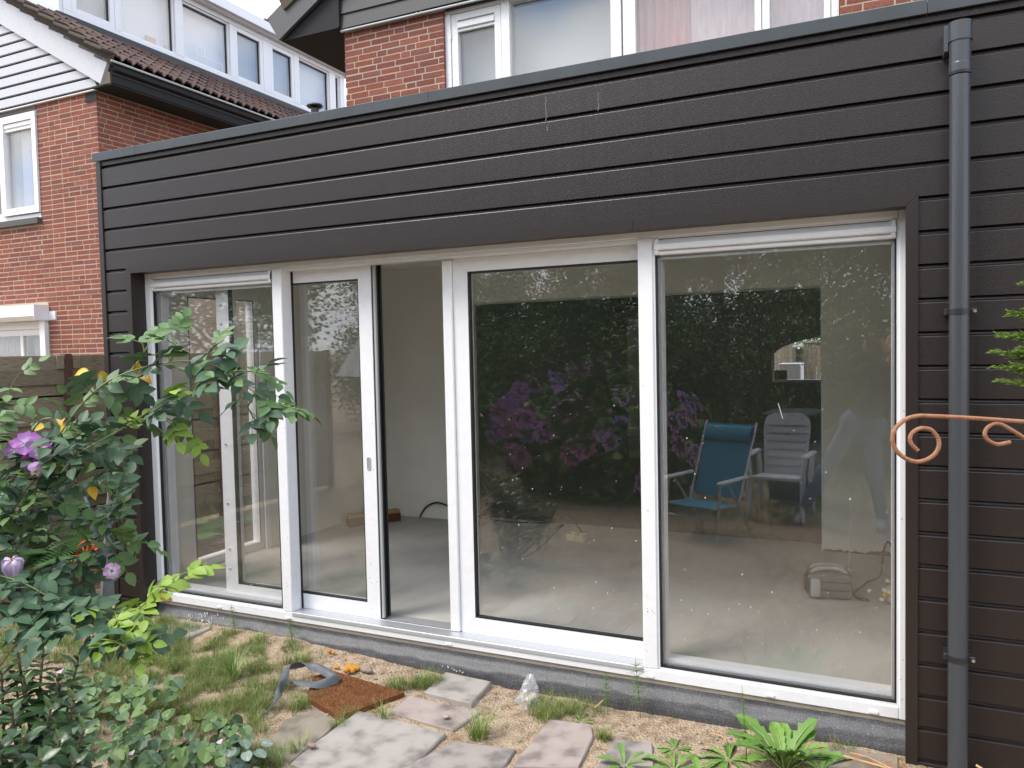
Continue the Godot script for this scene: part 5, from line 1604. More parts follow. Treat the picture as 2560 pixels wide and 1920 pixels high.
func build_evergreen() -> void:
	var t := thing("evergreen_shrub", "low evergreen shrub with glossy dark pointed leaves in the bottom left corner", "shrub", V(1.62, -0.14, 1.95))
	var ms := []
	var mbs := []
	var made := 0
	var rest := MB.new()
	for k in 5:
		var lc := Color(0.034, 0.070, 0.025) * (0.85 + 0.15 * k)
		ms.append(leaf_mesh(0.085 + 0.008 * (k % 3), 0.045, 0.25, 0.2, 1.15, lc, 1.7))
		var lb := MB.new()
		lb.col = lc
		lb.leaf(0.09, 0.044, 0.25, 0.2, 1.15, 6, 1)
		mbs.append(lb)
	var lit := [leaf_mesh(0.07, 0.024, 0.4, 0.1, 0.95, Color(0.10, 0.16, 0.035), 1.3), leaf_mesh(0.075, 0.03, 0.3, 0.2, 0.9, Color(0.075, 0.12, 0.03), 1.4)]
	var tips := [V(1.50, 0.60, 1.91), V(1.60, 0.56, 1.87), V(1.63, 0.50, 1.97), V(1.70, 0.49, 1.88), V(1.67, 0.50, 1.78), V(1.68, 0.43, 2.05), V(1.81, 0.42, 1.99), V(1.84, 0.43, 1.92), V(1.82, 0.37, 2.10), V(1.75, 0.36, 2.14), V(1.94, 0.36, 2.05), V(1.50, 0.49, 1.97), V(1.97, 0.37, 1.98), V(1.97, 0.34, 2.14), V(2.03, 0.31, 2.06), V(1.56, 0.40, 2.08), V(1.44, 0.44, 1.88), V(1.62, 0.30, 2.16), V(1.78, 0.28, 1.88), V(1.58, 0.38, 1.80), V(1.88, 0.20, 2.12), V(1.70, 0.18, 2.18), V(1.95, 0.18, 1.95), V(2.08, 0.18, 2.06), V(1.55, 0.22, 2.1), V(1.46, 0.28, 2.0), V(1.85, 0.30, 2.04), V(1.72, 0.34, 1.80)]
	for p: Vector3 in tips:
		var b := MB.new()
		var base := V(1.62, -0.14, 1.95) + V(rnd(-0.08, 0.08), 0, rnd(-0.08, 0.08))
		b.tube(noisy_path([base, base.lerp(p, 0.5) + V(0, -0.05, 0), p]), 0.005, 5)
		part("branch", b, M.cane_old, t)
		var ax := ((p - base).normalized() + V(0, 0.6, 0)).normalized()
		for i in 20:
			var f := i / 20.0
			var a := i * 2.4
			var x := look(ax).x
			var y := look(ax).y
			var o := (x * cos(a) + y * sin(a)) * (1.0 - 0.4 * f) + ax * (-0.15 + 1.0 * f * f)
			var q := p - (p - base).normalized() * 0.17 * (1.0 - f)
			var m: Mesh = ms[rng.randi() % 5]
			if i > 17: m = lit[rng.randi() % 2]
			var xf := Transform3D(look(o.normalized(), ax).scaled(Vector3.ONE * rnd(0.75, 1.12) * (1.0 - 0.25 * f)), q - t.position)
			if made < 300: inst("leaf", m, M.leafg, t, xf)
			else: rest.add(mbs[rng.randi() % 5], xf)
			made += 1
	loc("foliage", rest, M.leafg, t).set_meta("kind", "stuff")

func heart_leaf(r: float, col: Color) -> ArrayMesh:
	var b := MB.new()
	b.col = col
	var cup := rnd(0.1, 0.35)
	b.grid(func(q: float, s: float) -> Vector3:
		var a := PI * 2.0 * (s - 0.5)
		var k := (1.0 + 0.35 * cos(a)) * (1.0 - 0.45 * exp(-pow((PI - absf(a)) / 0.35, 2.0)))
		if absf(a) < 0.5: k *= 1.0 + 0.25 * (0.5 - absf(a))
		var d := r * k * q
		return V(sin(a) * d * 0.85, cup * d * absf(sin(a)) - 0.25 * d * q * cos(a) * 0.5, -cos(a) * d), 3, 22)
	for i in b.c.size():
		if absf(b.v[i].x) < r * 0.05: b.c[i] = col * 1.5
	return b.mesh()

func build_groundcover() -> void:
	# heart shaped leaves creeping along the bottom edge, three plants
	var tones := [Color(0.085, 0.15, 0.05), Color(0.07, 0.125, 0.045), Color(0.115, 0.18, 0.055), Color(0.06, 0.105, 0.05)]
	var ms := []
	for k in 8: ms.append(heart_leaf(0.026 + 0.004 * (k % 3), tones[k % 4]))
	for q in [["heart leaved creeping plant spreading beside the crumpled wrapper", 0.95, 1.15, 0.42, 110], ["heart leaved creeping plant left of the sandy brown slab", 1.75, 1.33, 0.30, 90], ["heart leaved creeping plant in front of the evergreen shrub", 1.35, 1.50, 0.32, 80]]:
		var t := thing("creeping_plant", q[0], "plant", V(q[1], -0.14, q[2]), 0.0, "low creeping plants")
		for i in q[4]:
			var a := rnd(0, TAU)
			var r: float = q[3] * sqrt(rng.randf())
			var h := rnd(0.02, 0.16)
			var p := V(cos(a) * r, h, sin(a) * r * 0.7)
			var d := V(rnd(-0.4, 1.0), rnd(-0.5, 0.1), rnd(-0.2, 1.0))
			inst("leaf", ms[rng.randi() % 8], M.leafv, t, Transform3D(look(d.normalized(), (Vector3.UP + V(0.3, 0, 0.3) + rdir() * 0.4).normalized()).scaled(Vector3.ONE * rnd(0.7, 1.35)), p))
			if i % 3 == 0:
				var b := MB.new()
				b.tube([V(p.x * 0.85, 0, p.z * 0.85), V(p.x * 0.92, h * 0.6, p.z * 0.92), p], 0.0012, 4, false)
				loc("stem", b, M.cane, t)
	# pale spotted plant at the bottom
	var t2 := thing("spotted_plant", "small plant with pale silvery leaves left of the brown slab", "plant", V(1.98, -0.14, 1.27), 0.0, "low creeping plants")
	var pm := [heart_leaf(0.03, Color(0.16, 0.22, 0.17)), heart_leaf(0.026, Color(0.20, 0.26, 0.21)), heart_leaf(0.03, Color(0.08, 0.14, 0.07))]
	for i in 26:
		var d := V(rng.randfn(), 0, rng.randfn()).normalized()
		var h := rnd(0.03, 0.15)
		inst("leaf", pm[i % 3], M.leafv, t2, Transform3D(look((d + V(0, -0.2, 0)).normalized(), (Vector3.UP + rdir() * 0.4).normalized()), V(0, h, 0) + d * rnd(0.02, 0.14)))
	for i in 6:
		var b := MB.new()
		b.tube([V(0, 0, 0), V(rnd(-0.08, 0.08), 0.13, rnd(-0.06, 0.06))], 0.0015, 4, false)
		loc("stem", b, M.cane, t2)
	# fallen petals
	for q in [["pale pink petal lying among the spotted leaves", 1.93, 0.0, 1.33, Color(0.62, 0.42, 0.52)], ["lilac petal caught on the evergreen leaves", 1.74, 0.50, 1.90, Color(0.55, 0.38, 0.52)], ["cream petal fallen at the foot of the creeping plants", 1.62, -0.02, 1.52, Color(0.62, 0.52, 0.55)]]:
		var b := MB.new()
		b.col = q[4]
		b.xf = Transform3D(Basis.from_euler(V(0.3, 1.0, 0.4)), V(q[1], q[2], q[3]))
		b.leaf(0.034, 0.027, 0.6, 0.3, 0.7, 6, 2)
		solo("petal", b, M.petal, V(q[1], q[2], q[3]), q[0], "petal", "fallen petals")

func grass_blade(h: float, w: float, bend: float, col: Color) -> MB:
	var b := MB.new()
	b.col = col
	var d := V(cos(bend * 9.0), 0, sin(bend * 9.0))
	var s := V(-d.z, 0, d.x) * w * 0.5
	var p0 := Vector3.ZERO
	var p1 := V(0, h * 0.55, 0) + d * h * 0.12 * bend
	var p2 := V(0, h, 0) * (1.0 - 0.25 * bend) + d * h * 0.6 * bend
	b.tri(p0 - s, p0 + s, p1 + s * 0.8); b.tri(p0 - s, p1 + s * 0.8, p1 - s * 0.8); b.tri(p1 - s * 0.8, p1 + s * 0.8, p2)
	return b

func tuft_mb(n: int, h: float, w: float, spread: float, c0: Color, c1: Color, dry := 0.08) -> MB:
	var b := MB.new()
	for i in n:
		var a := rnd(0, TAU)
		var r := spread * sqrt(rng.randf())
		var lean := 0.25 + 0.75 * rng.randf()
		var hh := h * rnd(0.45, 1.0)
		var d := V(cos(a), 0, sin(a))
		var s := V(-d.z, 0, d.x) * w * rnd(0.6, 1.0) * 0.5
		var o := d * r * 0.35
		var col := c0.lerp(c1, rng.randf())
		if rng.randf() < dry: col = Color(0.42, 0.36, 0.16)
		b.col = col
		var prev := o
		var ps := s
		for k in 3:
			var q := (k + 1) / 3.0
			var nx := o + V(0, hh * (q - 0.42 * lean * q * q), 0) + d * (hh * 0.85 * lean * q * q + r * 0.3 * q)
			var ns := s * (1.0 - q * 0.95)
			b.tri(prev - ps, prev + ps, nx + ns)
			if k < 2: b.tri(prev - ps, nx + ns, nx - ns)
			prev = nx; ps = ns
	return b

func build_grass() -> void:
	# fine low growth: one mass nobody could count
	var f := FastNoiseLite.new()
	f.frequency = 1.6; f.seed = 12; f.fractal_octaves = 3
	var pts := []
	var patches := [[0.9, 0.55, 0.75, 1.0], [0.3, 0.45, 0.55, 1.0], [1.5, 0.85, 0.35, 0.9], [1.45, 0.28, 0.10, 1.2], [1.25, 0.5, 0.2, 0.7], [2.28, 0.22, 0.10, 1.4], [2.16, 0.3, 0.09, 0.9], [3.05, 0.17, 0.20, 1.0], [3.28, 0.12, 0.14, 1.0], [1.8, 0.68, 0.10, 1.0], [-0.5, 0.6, 0.7, 0.7], [1.05, 1.0, 0.5, 0.9], [3.34, 0.40, 0.035, 2.0], [3.0, 0.30, 0.09, 0.7], [4.33, 0.07, 0.09, 0.6], [1.62, 0.98, 0.25, 1.0], [2.12, 0.78, 0.05, 1.6], [2.10, 0.66, 0.05, 1.2], [2.0, 1.2, 0.2, 0.6], [0.75, 0.16, 0.25, 0.9], [0.2, 0.12, 0.25, 0.9]]
	for i in 90000:
		var x := rnd(-1.3, 4.55)
		var z := rnd(0.09, 1.7)
		var k := 0.0
		for q in patches:
			var d: float = Vector2(x - q[0], z - q[1]).length() / q[2]
			if d < 1.0: k = maxf(k, q[3] * (1.0 - d * d))
		k *= smoothstep(-0.28, 0.22, f.get_noise_2d(x * 2.0, z * 2.0)) * 1.15
		if x > 2.2 and z > 0.36 and x < 2.7: k *= 0.1
		if rng.randf() < k * 0.7: pts.append(V(x, gh(x, z) - 0.004, z))
	for i in 7000:
		var x := rnd(-2.0, 7.5)
		var z := rnd(4.3, 10.5)
		if Vector2(x - 4.2, z - 4.3).length() > 0.5: pts.append(V(x, -0.15, z))
	var mm := MultiMesh.new()
	mm.transform_format = MultiMesh.TRANSFORM_3D
	mm.use_colors = true
	mm.mesh = tuft_mb(8, 0.10, 0.0022, 0.03, Color(0.11, 0.18, 0.032), Color(0.15, 0.22, 0.055), 0.05).mesh()
	mm.instance_count = pts.size()
	for i in pts.size():
		var s := rnd(0.5, 1.25) * (2.2 if pts[i].z > 4.0 else 1.0)
		mm.set_instance_transform(i, Transform3D(Basis(Vector3.UP, rnd(0, TAU)).scaled(V(s, s * rnd(0.7, 1.15), s)), pts[i]))
		var c := rnd(0.7, 1.2)
		mm.set_instance_color(i, Color(c * rnd(0.9, 1.15), c, c * 0.9))
	var o := MultiMeshInstance3D.new()
	o.name = "grass"
	o.multimesh = mm
	o.material_override = M.leafv
	add_child(o)
	o.set_meta("kind", "stuff"); tag(o, "thin feathery green growth covering the sand at the left", "grass")
	var g := "grass tufts"
	for q in [["broad leaved grass tuft between the large slabs", 2.80, 0.61, 120, 0.20, 0.006, 0.12], ["low grass tuft on the near edge of the gravelly slab", 2.28, 0.625, 55, 0.10, 0.005, 0.10], ["bright long bladed grass clump left of the rubber strip", 1.22, 0.55, 110, 0.26, 0.007, 0.14], ["small grass tuft at the lower left of the brown slab", 2.10, 1.03, 50, 0.11, 0.005, 0.10], ["round green grass clump left of the mat near the plinth", 1.44, 0.27, 130, 0.12, 0.003, 0.12], ["fine grass clump beside the left edge of the mat", 1.78, 0.70, 70, 0.10, 0.003, 0.09], ["dark fine grass clump left of the square slab", 2.24, 0.18, 90, 0.13, 0.003, 0.10], ["tiny round grass tuft right of the pinkish slab", 3.345, 0.39, 60, 0.055, 0.003, 0.05], ["grass tuft at the very bottom left of the brown slab", 2.08, 1.16, 40, 0.13, 0.005, 0.09]]:
		var b := tuft_mb(q[3], q[4], q[5], q[6], Color(0.115, 0.20, 0.035), Color(0.18, 0.28, 0.06), 0.12)
		var s := inst(numbered("grass_tuft"), b.mesh(), M.leafv, self)
		s.position = V(q[1], gh(q[1], q[2]) - 0.003 + (0.012 if q[1] > 2.2 and q[1] < 2.3 and q[2] > 0.5 else 0.0), q[2])
		tag(s, q[0], "grass tuft", g)

func dandelion_leaf(l: float, w: float, teeth: float, col: Color) -> ArrayMesh:
	var b := MB.new()
	b.col = col
	var n := 13
	b.grid(func(q: float, s: float) -> Vector3:
		var i := roundi(q * n)
		var ww := w * 0.5 * (0.10 + 0.9 * pow(q, 0.9)) * (1.0 if q < 0.85 else (1.0 - q) / 0.15 * 0.9 + 0.02)
		if i % 2 == 1 and q < 0.9: ww *= 1.0 - teeth
		var sd := (s - 0.5) * 2.0
		return V(sd * ww, absf(sd) * ww * 0.3 - l * 0.55 * q * q + 0.05 * l * q, -l * q * (1.0 - 0.12 * q) - (0.010 if i % 2 == 0 else 0.0) * absf(sd)), n, 4)
	b.col = Color(0.30, 0.36, 0.16)
	b.tube([V(0, 0.001, 0), V(0, -0.10 * l, -l * 0.5), V(0, -0.36 * l, -l * 0.83)], [w * 0.05, w * 0.035, w * 0.01], 4, false)
	return b.mesh()

func build_weeds() -> void:
	var ms := []
	for k in 5: ms.append(dandelion_leaf(0.20, 0.078, 0.10 + 0.06 * k, [Color(0.12, 0.24, 0.04), Color(0.15, 0.28, 0.05), Color(0.10, 0.20, 0.045), Color(0.17, 0.30, 0.06), Color(0.13, 0.25, 0.05)][k]))
	for q in [["tall dandelion clump with upright leaves in front of the right pane", 4.13, 0.36, 17, 1.3, 1.15], ["flat dandelion rosette between the small slab and the plinth", 3.66, 0.36, 8, 0.75, 0.25], ["young dandelion growing on the small reddish slab", 3.50, 0.60, 6, 0.6, 0.9], ["dandelion with broad leaf right of the reddish slab", 3.70, 0.53, 7, 0.75, 0.45], ["dandelion rosette left of the tall dandelion", 3.90, 0.37, 9, 0.8, 0.4], ["dandelion with drooping leaves right of the tall dandelion", 4.27, 0.30, 9, 0.9, 0.5], ["single dandelion leaf standing at the bottom edge", 3.83, 0.60, 3, 0.7, 1.0], ["small weed seedling by the pinkish slab", 3.19, 0.28, 5, 0.35, 0.5]]:
		var t := thing("dandelion", q[0], "dandelion", V(q[1], gh(q[1], q[2]) - 0.005, q[2]), 0.0, "dandelions in the sand")
		for i in q[3]:
			var a: float = TAU * i / q[3] + rnd(-0.3, 0.3)
			var el: float = q[5] * rnd(0.75, 1.15)
			var d := V(cos(a) * cos(el), sin(el), sin(a) * cos(el))
			inst("leaf", ms[rng.randi() % 5], M.leafv, t, Transform3D(look(d).scaled(Vector3.ONE * q[4] * rnd(0.75, 1.1)), V(cos(a), 0, sin(a)) * 0.008 + V(0, 0.004, 0)))
	# horsetails by the plinth
	for q in [["feathery horsetail growing against the plinth below the middle post", 3.43, 0.10, 0.30], ["shorter horsetail left of the feathery one at the plinth", 3.27, 0.12, 0.22], ["thin bare horsetail stalk in front of the right pane", 3.97, 0.33, 0.32], ["wispy horsetail against the plinth below the left post", 1.25, 0.09, 0.16], ["wispy horsetail at the plinth under the left pane", 0.80, 0.10, 0.18]]:
		var t := thing("horsetail", q[0], "horsetail", V(q[1], gh(q[1], q[2]), q[2]), 0.0, "horsetails at the plinth")
		var b := MB.new()
		b.col = Color(0.10, 0.15, 0.045)
		var lean := V(rnd(-0.25, 0.1), 1, rnd(0.0, 0.1))
		b.tube([Vector3.ZERO, lean * q[3]], [0.0022, 0.001], 5)
		loc("stalk", b, M.leafv, t)
		for k in 8:
			b = MB.new()
			b.col = Color(0.13, 0.20, 0.05)
			var y: float = q[3] * (0.25 + 0.09 * k)
			var o := lean * y
			for j in 9:
				var d := V(cos(j * 0.7 + k), rnd(0.15, 0.7), sin(j * 0.7 + k)).normalized()
				var l: float = q[3] * rnd(0.12, 0.32) * (1.0 - 0.06 * k) * (0.25 if q[3] > 0.31 else 1.0)
				b.tube([o, o + d * l * 0.6, o + d * l + V(0, -0.01, 0)], [0.0011, 0.001, 0.0005], 3, false)
			loc("whorl", b, M.leafv, t)

func frond(l: float, w: float, n: int, col: Color) -> ArrayMesh:
	var b := MB.new()
	b.col = col * 0.8
	var ax := func(q: float) -> Vector3: return V(0, l * (0.85 * q - 0.55 * q * q), -l * 0.85 * q)
	b.tube([ax.call(0.0), ax.call(0.35), ax.call(0.7), ax.call(1.0)], [0.004, 0.003, 0.002, 0.001], 4, false)
	for i in n:
		var q := 0.14 + 0.86 * i / n
		var p: Vector3 = ax.call(q)
		var ll := w * sin(PI * pow(q, 0.75)) * 0.5 + 0.01
		for s in [-1.0, 1.0]:
			b.col = col * rnd(0.85, 1.15)
			var lf := MB.new()
			lf.col = b.col
			lf.leaf(ll, ll * 0.22 + 0.006, 0.15, 0.25, 0.6, 4, 1)
			b.add(lf, Transform3D(look(V(s, 0.05, -0.35).normalized()), p))
	return b.mesh()

func build_ferns() -> void:
	var fm := [frond(0.85, 0.34, 26, Color(0.055, 0.13, 0.03)), frond(0.7, 0.28, 22, Color(0.075, 0.16, 0.035)), frond(0.95, 0.36, 28, Color(0.05, 0.11, 0.03))]
	for q in [["large fern in front of the fence behind the rose", -1.55, 0.15, 12, 1.2], ["fern growing by the fence outside the side window", -1.25, -1.1, 12, 1.1], ["second fern by the fence further along the passage", -1.3, -1.9, 11, 1.0], ["fern at the foot of the fence post", -1.8, -0.6, 9, 0.9]]:
		var t := thing("fern", q[0], "fern", V(q[1], -0.14, q[2]), 0.0, "ferns along the fence")
		for i in q[3]:
			var a: float = TAU * i / q[3] + rnd(-0.2, 0.2)
			inst("frond", fm[i % 3], M.leafv, t, Transform3D(Basis(Vector3.UP, a).scaled(Vector3.ONE * q[4] * rnd(0.75, 1.1)), V(0, 0.02, 0)))

func conifer_spray(l: float) -> ArrayMesh:
	var b := MB.new()
	b.col = Color(0.20, 0.24, 0.07)
	b.tube([Vector3.ZERO, V(0, 0, -l)], [0.0022, 0.0008], 5)
	var n := int(l / 0.0055)
	for i in n:
		var q := float(i) / n
		for s in [-1.0, 1.0]:
			var len1 := l * 0.30 * (1.0 - q * 0.85) * rnd(0.6, 1.1) + 0.006
			var d1 := V(s * rnd(0.6, 0.9), rnd(-0.35, 0.35), -1).normalized()
			var o := V(0, 0, -l * q)
			var m := int(len1 / 0.0045)
			for j in m:
				var p := o + d1 * len1 * (j + 0.5) / m
				var k := rnd(0.8, 1.2)
				b.col = Color(0.17 * k, 0.29 * k, 0.055 * k).lerp(Color(0.36, 0.46, 0.09), 0.6 * float(j) / m)
				for e in [-1.0, 1.0]:
					var d2 := (d1 + V(e * 0.55, rnd(-0.5, 0.5), rnd(-0.2, 0.3))).normalized()
					var sd := d2.cross(V(0, 1, 0.2)).normalized() * 0.0011
					var ln := rnd(0.006, 0.011)
					b.tri(p - sd, p + sd, p + d2 * ln)
					b.tri(p - V(0, 0.0011, 0), p + V(0, 0.0011, 0), p + d2 * ln)
	return b.mesh()

func build_conifer() -> void:
	var t := thing("conifer", "bright green conifer sprays reaching in at the right edge of the picture", "conifer", V(5.15, -0.14, 1.75))
	var b := MB.new()
	b.tube(noisy_path([V(5.15, -0.16, 1.75), V(5.14, 1.0, 1.77), V(5.16, 2.2, 1.74)]), 0.022, 8)
	part("trunk", b, M.bark, t)
	var sm := [conifer_spray(0.16), conifer_spray(0.13), conifer_spray(0.18)]
	var tips := [V(4.693, 1.641, 2.021), V(4.704, 1.676, 2.014), V(4.699, 1.612, 2.020), V(4.703, 1.581, 2.019), V(4.722, 1.701, 2.004), V(4.728, 1.729, 2.000), V(4.744, 1.758, 1.991), V(4.725, 1.60, 2.03), V(4.73, 1.625, 2.0), V(4.735, 1.645, 2.02), V(4.74, 1.57, 2.0), V(4.72, 1.565, 2.03), V(4.76, 1.67, 2.0), V(4.76, 1.59, 1.99), V(4.77, 1.62, 2.03)]
	for k in 25: tips.append(V(rnd(4.72, 4.82), rnd(1.56, 1.70), rnd(1.97, 2.04)))
	for k in 60: tips.append(V(5.15 + rnd(-0.38, 0.4), rnd(0.5, 2.2), 1.75 + rnd(-0.3, 0.3)))
	for i in tips.size():
		var p: Vector3 = tips[i]
		if i > 39 and p.x < 4.88: continue
		var root := V(5.15, p.y - 0.06, 1.76)
		var d := (p - root).normalized()
		var m: Mesh = sm[i % 3]
		var l: float = [0.16, 0.13, 0.18][i % 3]
		inst("spray", m, M.leafv, t, Transform3D(look((d + V(-0.1, rnd(-0.15, 0.2), 0)).normalized()), p - d * l - t.position))
		if i % 2 == 0:
			b = MB.new()
			b.tube([root, p - d * l * 0.9], [0.006, 0.002], 5)
			part("branch", b, M.bark, t)

func leaf_cluster(n: int, r: float, l: float, col: Color) -> ArrayMesh:
	var b := MB.new()
	for i in n:
		var k := rnd(0.75, 1.25)
		b.col = Color(col.r * k, col.g * k, col.b * k)
		var p := rdir() * r * pow(rng.randf(), 0.5)
		var d := (p.normalized() + rdir() * 0.8).normalized()
		var s := d.cross(rdir()).normalized() * l * 0.3
		var m := p + d * l * 0.5
		b.tri(p, m + s, p + d * l); b.tri(p, p + d * l, m - s)
	return b.mesh()

func cloud(called: String, parent: Node3D, mesh: Mesh, spots: Array, s0: float, s1: float) -> MultiMeshInstance3D:
	var mm := MultiMesh.new()
	mm.transform_format = MultiMesh.TRANSFORM_3D
	mm.use_colors = true
	mm.mesh = mesh
	mm.instance_count = spots.size()
	for i in spots.size():
		mm.set_instance_transform(i, Transform3D(Basis(rdir(), rnd(0, TAU)).scaled(Vector3.ONE * rnd(s0, s1)), spots[i]))
		var c := rnd(0.75, 1.25)
		mm.set_instance_color(i, Color(c * rnd(0.9, 1.1), c, c))
	var o := MultiMeshInstance3D.new()
	o.name = called
	o.multimesh = mm
	o.material_override = M.leafv
	parent.add_child(o, true)
	o.set_meta("kind", "stuff")
	return o

func tree(label: String, at: Vector3, h: float, r: float, col: Color, n: int) -> void:
	var t := thing("garden_tree", label, "tree", at, 0.0, "trees at the end of the garden")
	var b := MB.new()
	var lean := V(rnd(-0.5, 0.5), 0, rnd(-0.5, 0.5))
	b.tube(noisy_path([V(0, -0.2, 0), V(0, h * 0.3, 0) + lean * 0.3, V(0, h * 0.62, 0) + lean, V(0, h * 0.92, 0) + lean * 1.3], 0.4), h * 0.016, 8)
	loc("trunk", b, M.bark, t)
	var spots := []
	for k in 9:
		var y := h * rnd(0.28, 0.72)
		var a := TAU * k / 9.0 + rnd(-0.3, 0.3)
		var tip := V(cos(a) * r * rnd(0.6, 0.95), y + h * rnd(0.08, 0.22), sin(a) * r * rnd(0.6, 0.95)) + lean
		b = MB.new()
		b.tube([V(0, y * 0.92, 0) + lean * (y / h), V(0, y * 0.92, 0).lerp(tip, 0.5) + V(0, 0.3, 0), tip], [h * 0.008, h * 0.005, h * 0.002], 5)
		loc("limb", b, M.bark, t)
		for i in n / 12:
			spots.append(tip + rdir() * r * 0.42 * pow(rng.randf(), 0.5))
	for i in n / 3:
		var q := rdir() * pow(rng.randf(), 0.45)
		spots.append(V(q.x * r * 0.85, h * 0.62 + q.y * h * 0.36, q.z * r * 0.85) + lean)
	cloud("crown", t, leaf_cluster(46, 0.34, 0.085, col), spots, 0.8, 1.5)

func bush(label: String, at: Vector3, h: float, r: float, col: Color, n: int) -> void:
	var t := thing("garden_shrub", label, "shrub", at, 0.0, "shrubs at the end of the garden")
	for k in 5:
		var b := MB.new()
		var a := TAU * k / 5.0
		b.tube([V(0, -0.1, 0), V(cos(a) * r * 0.25, h * 0.4, sin(a) * r * 0.25), V(cos(a) * r * 0.6, h * 0.8, sin(a) * r * 0.6)], [0.03, 0.02, 0.008], 5)
		loc("stem", b, M.bark, t)
	var spots := []
	for i in n:
		var q := rdir() * pow(rng.randf(), 0.4)
		spots.append(V(q.x * r, h * 0.52 + q.y * h * 0.5, q.z * r))
	cloud("foliage", t, leaf_cluster(30, 0.24, 0.075, col), spots, 0.7, 1.3)

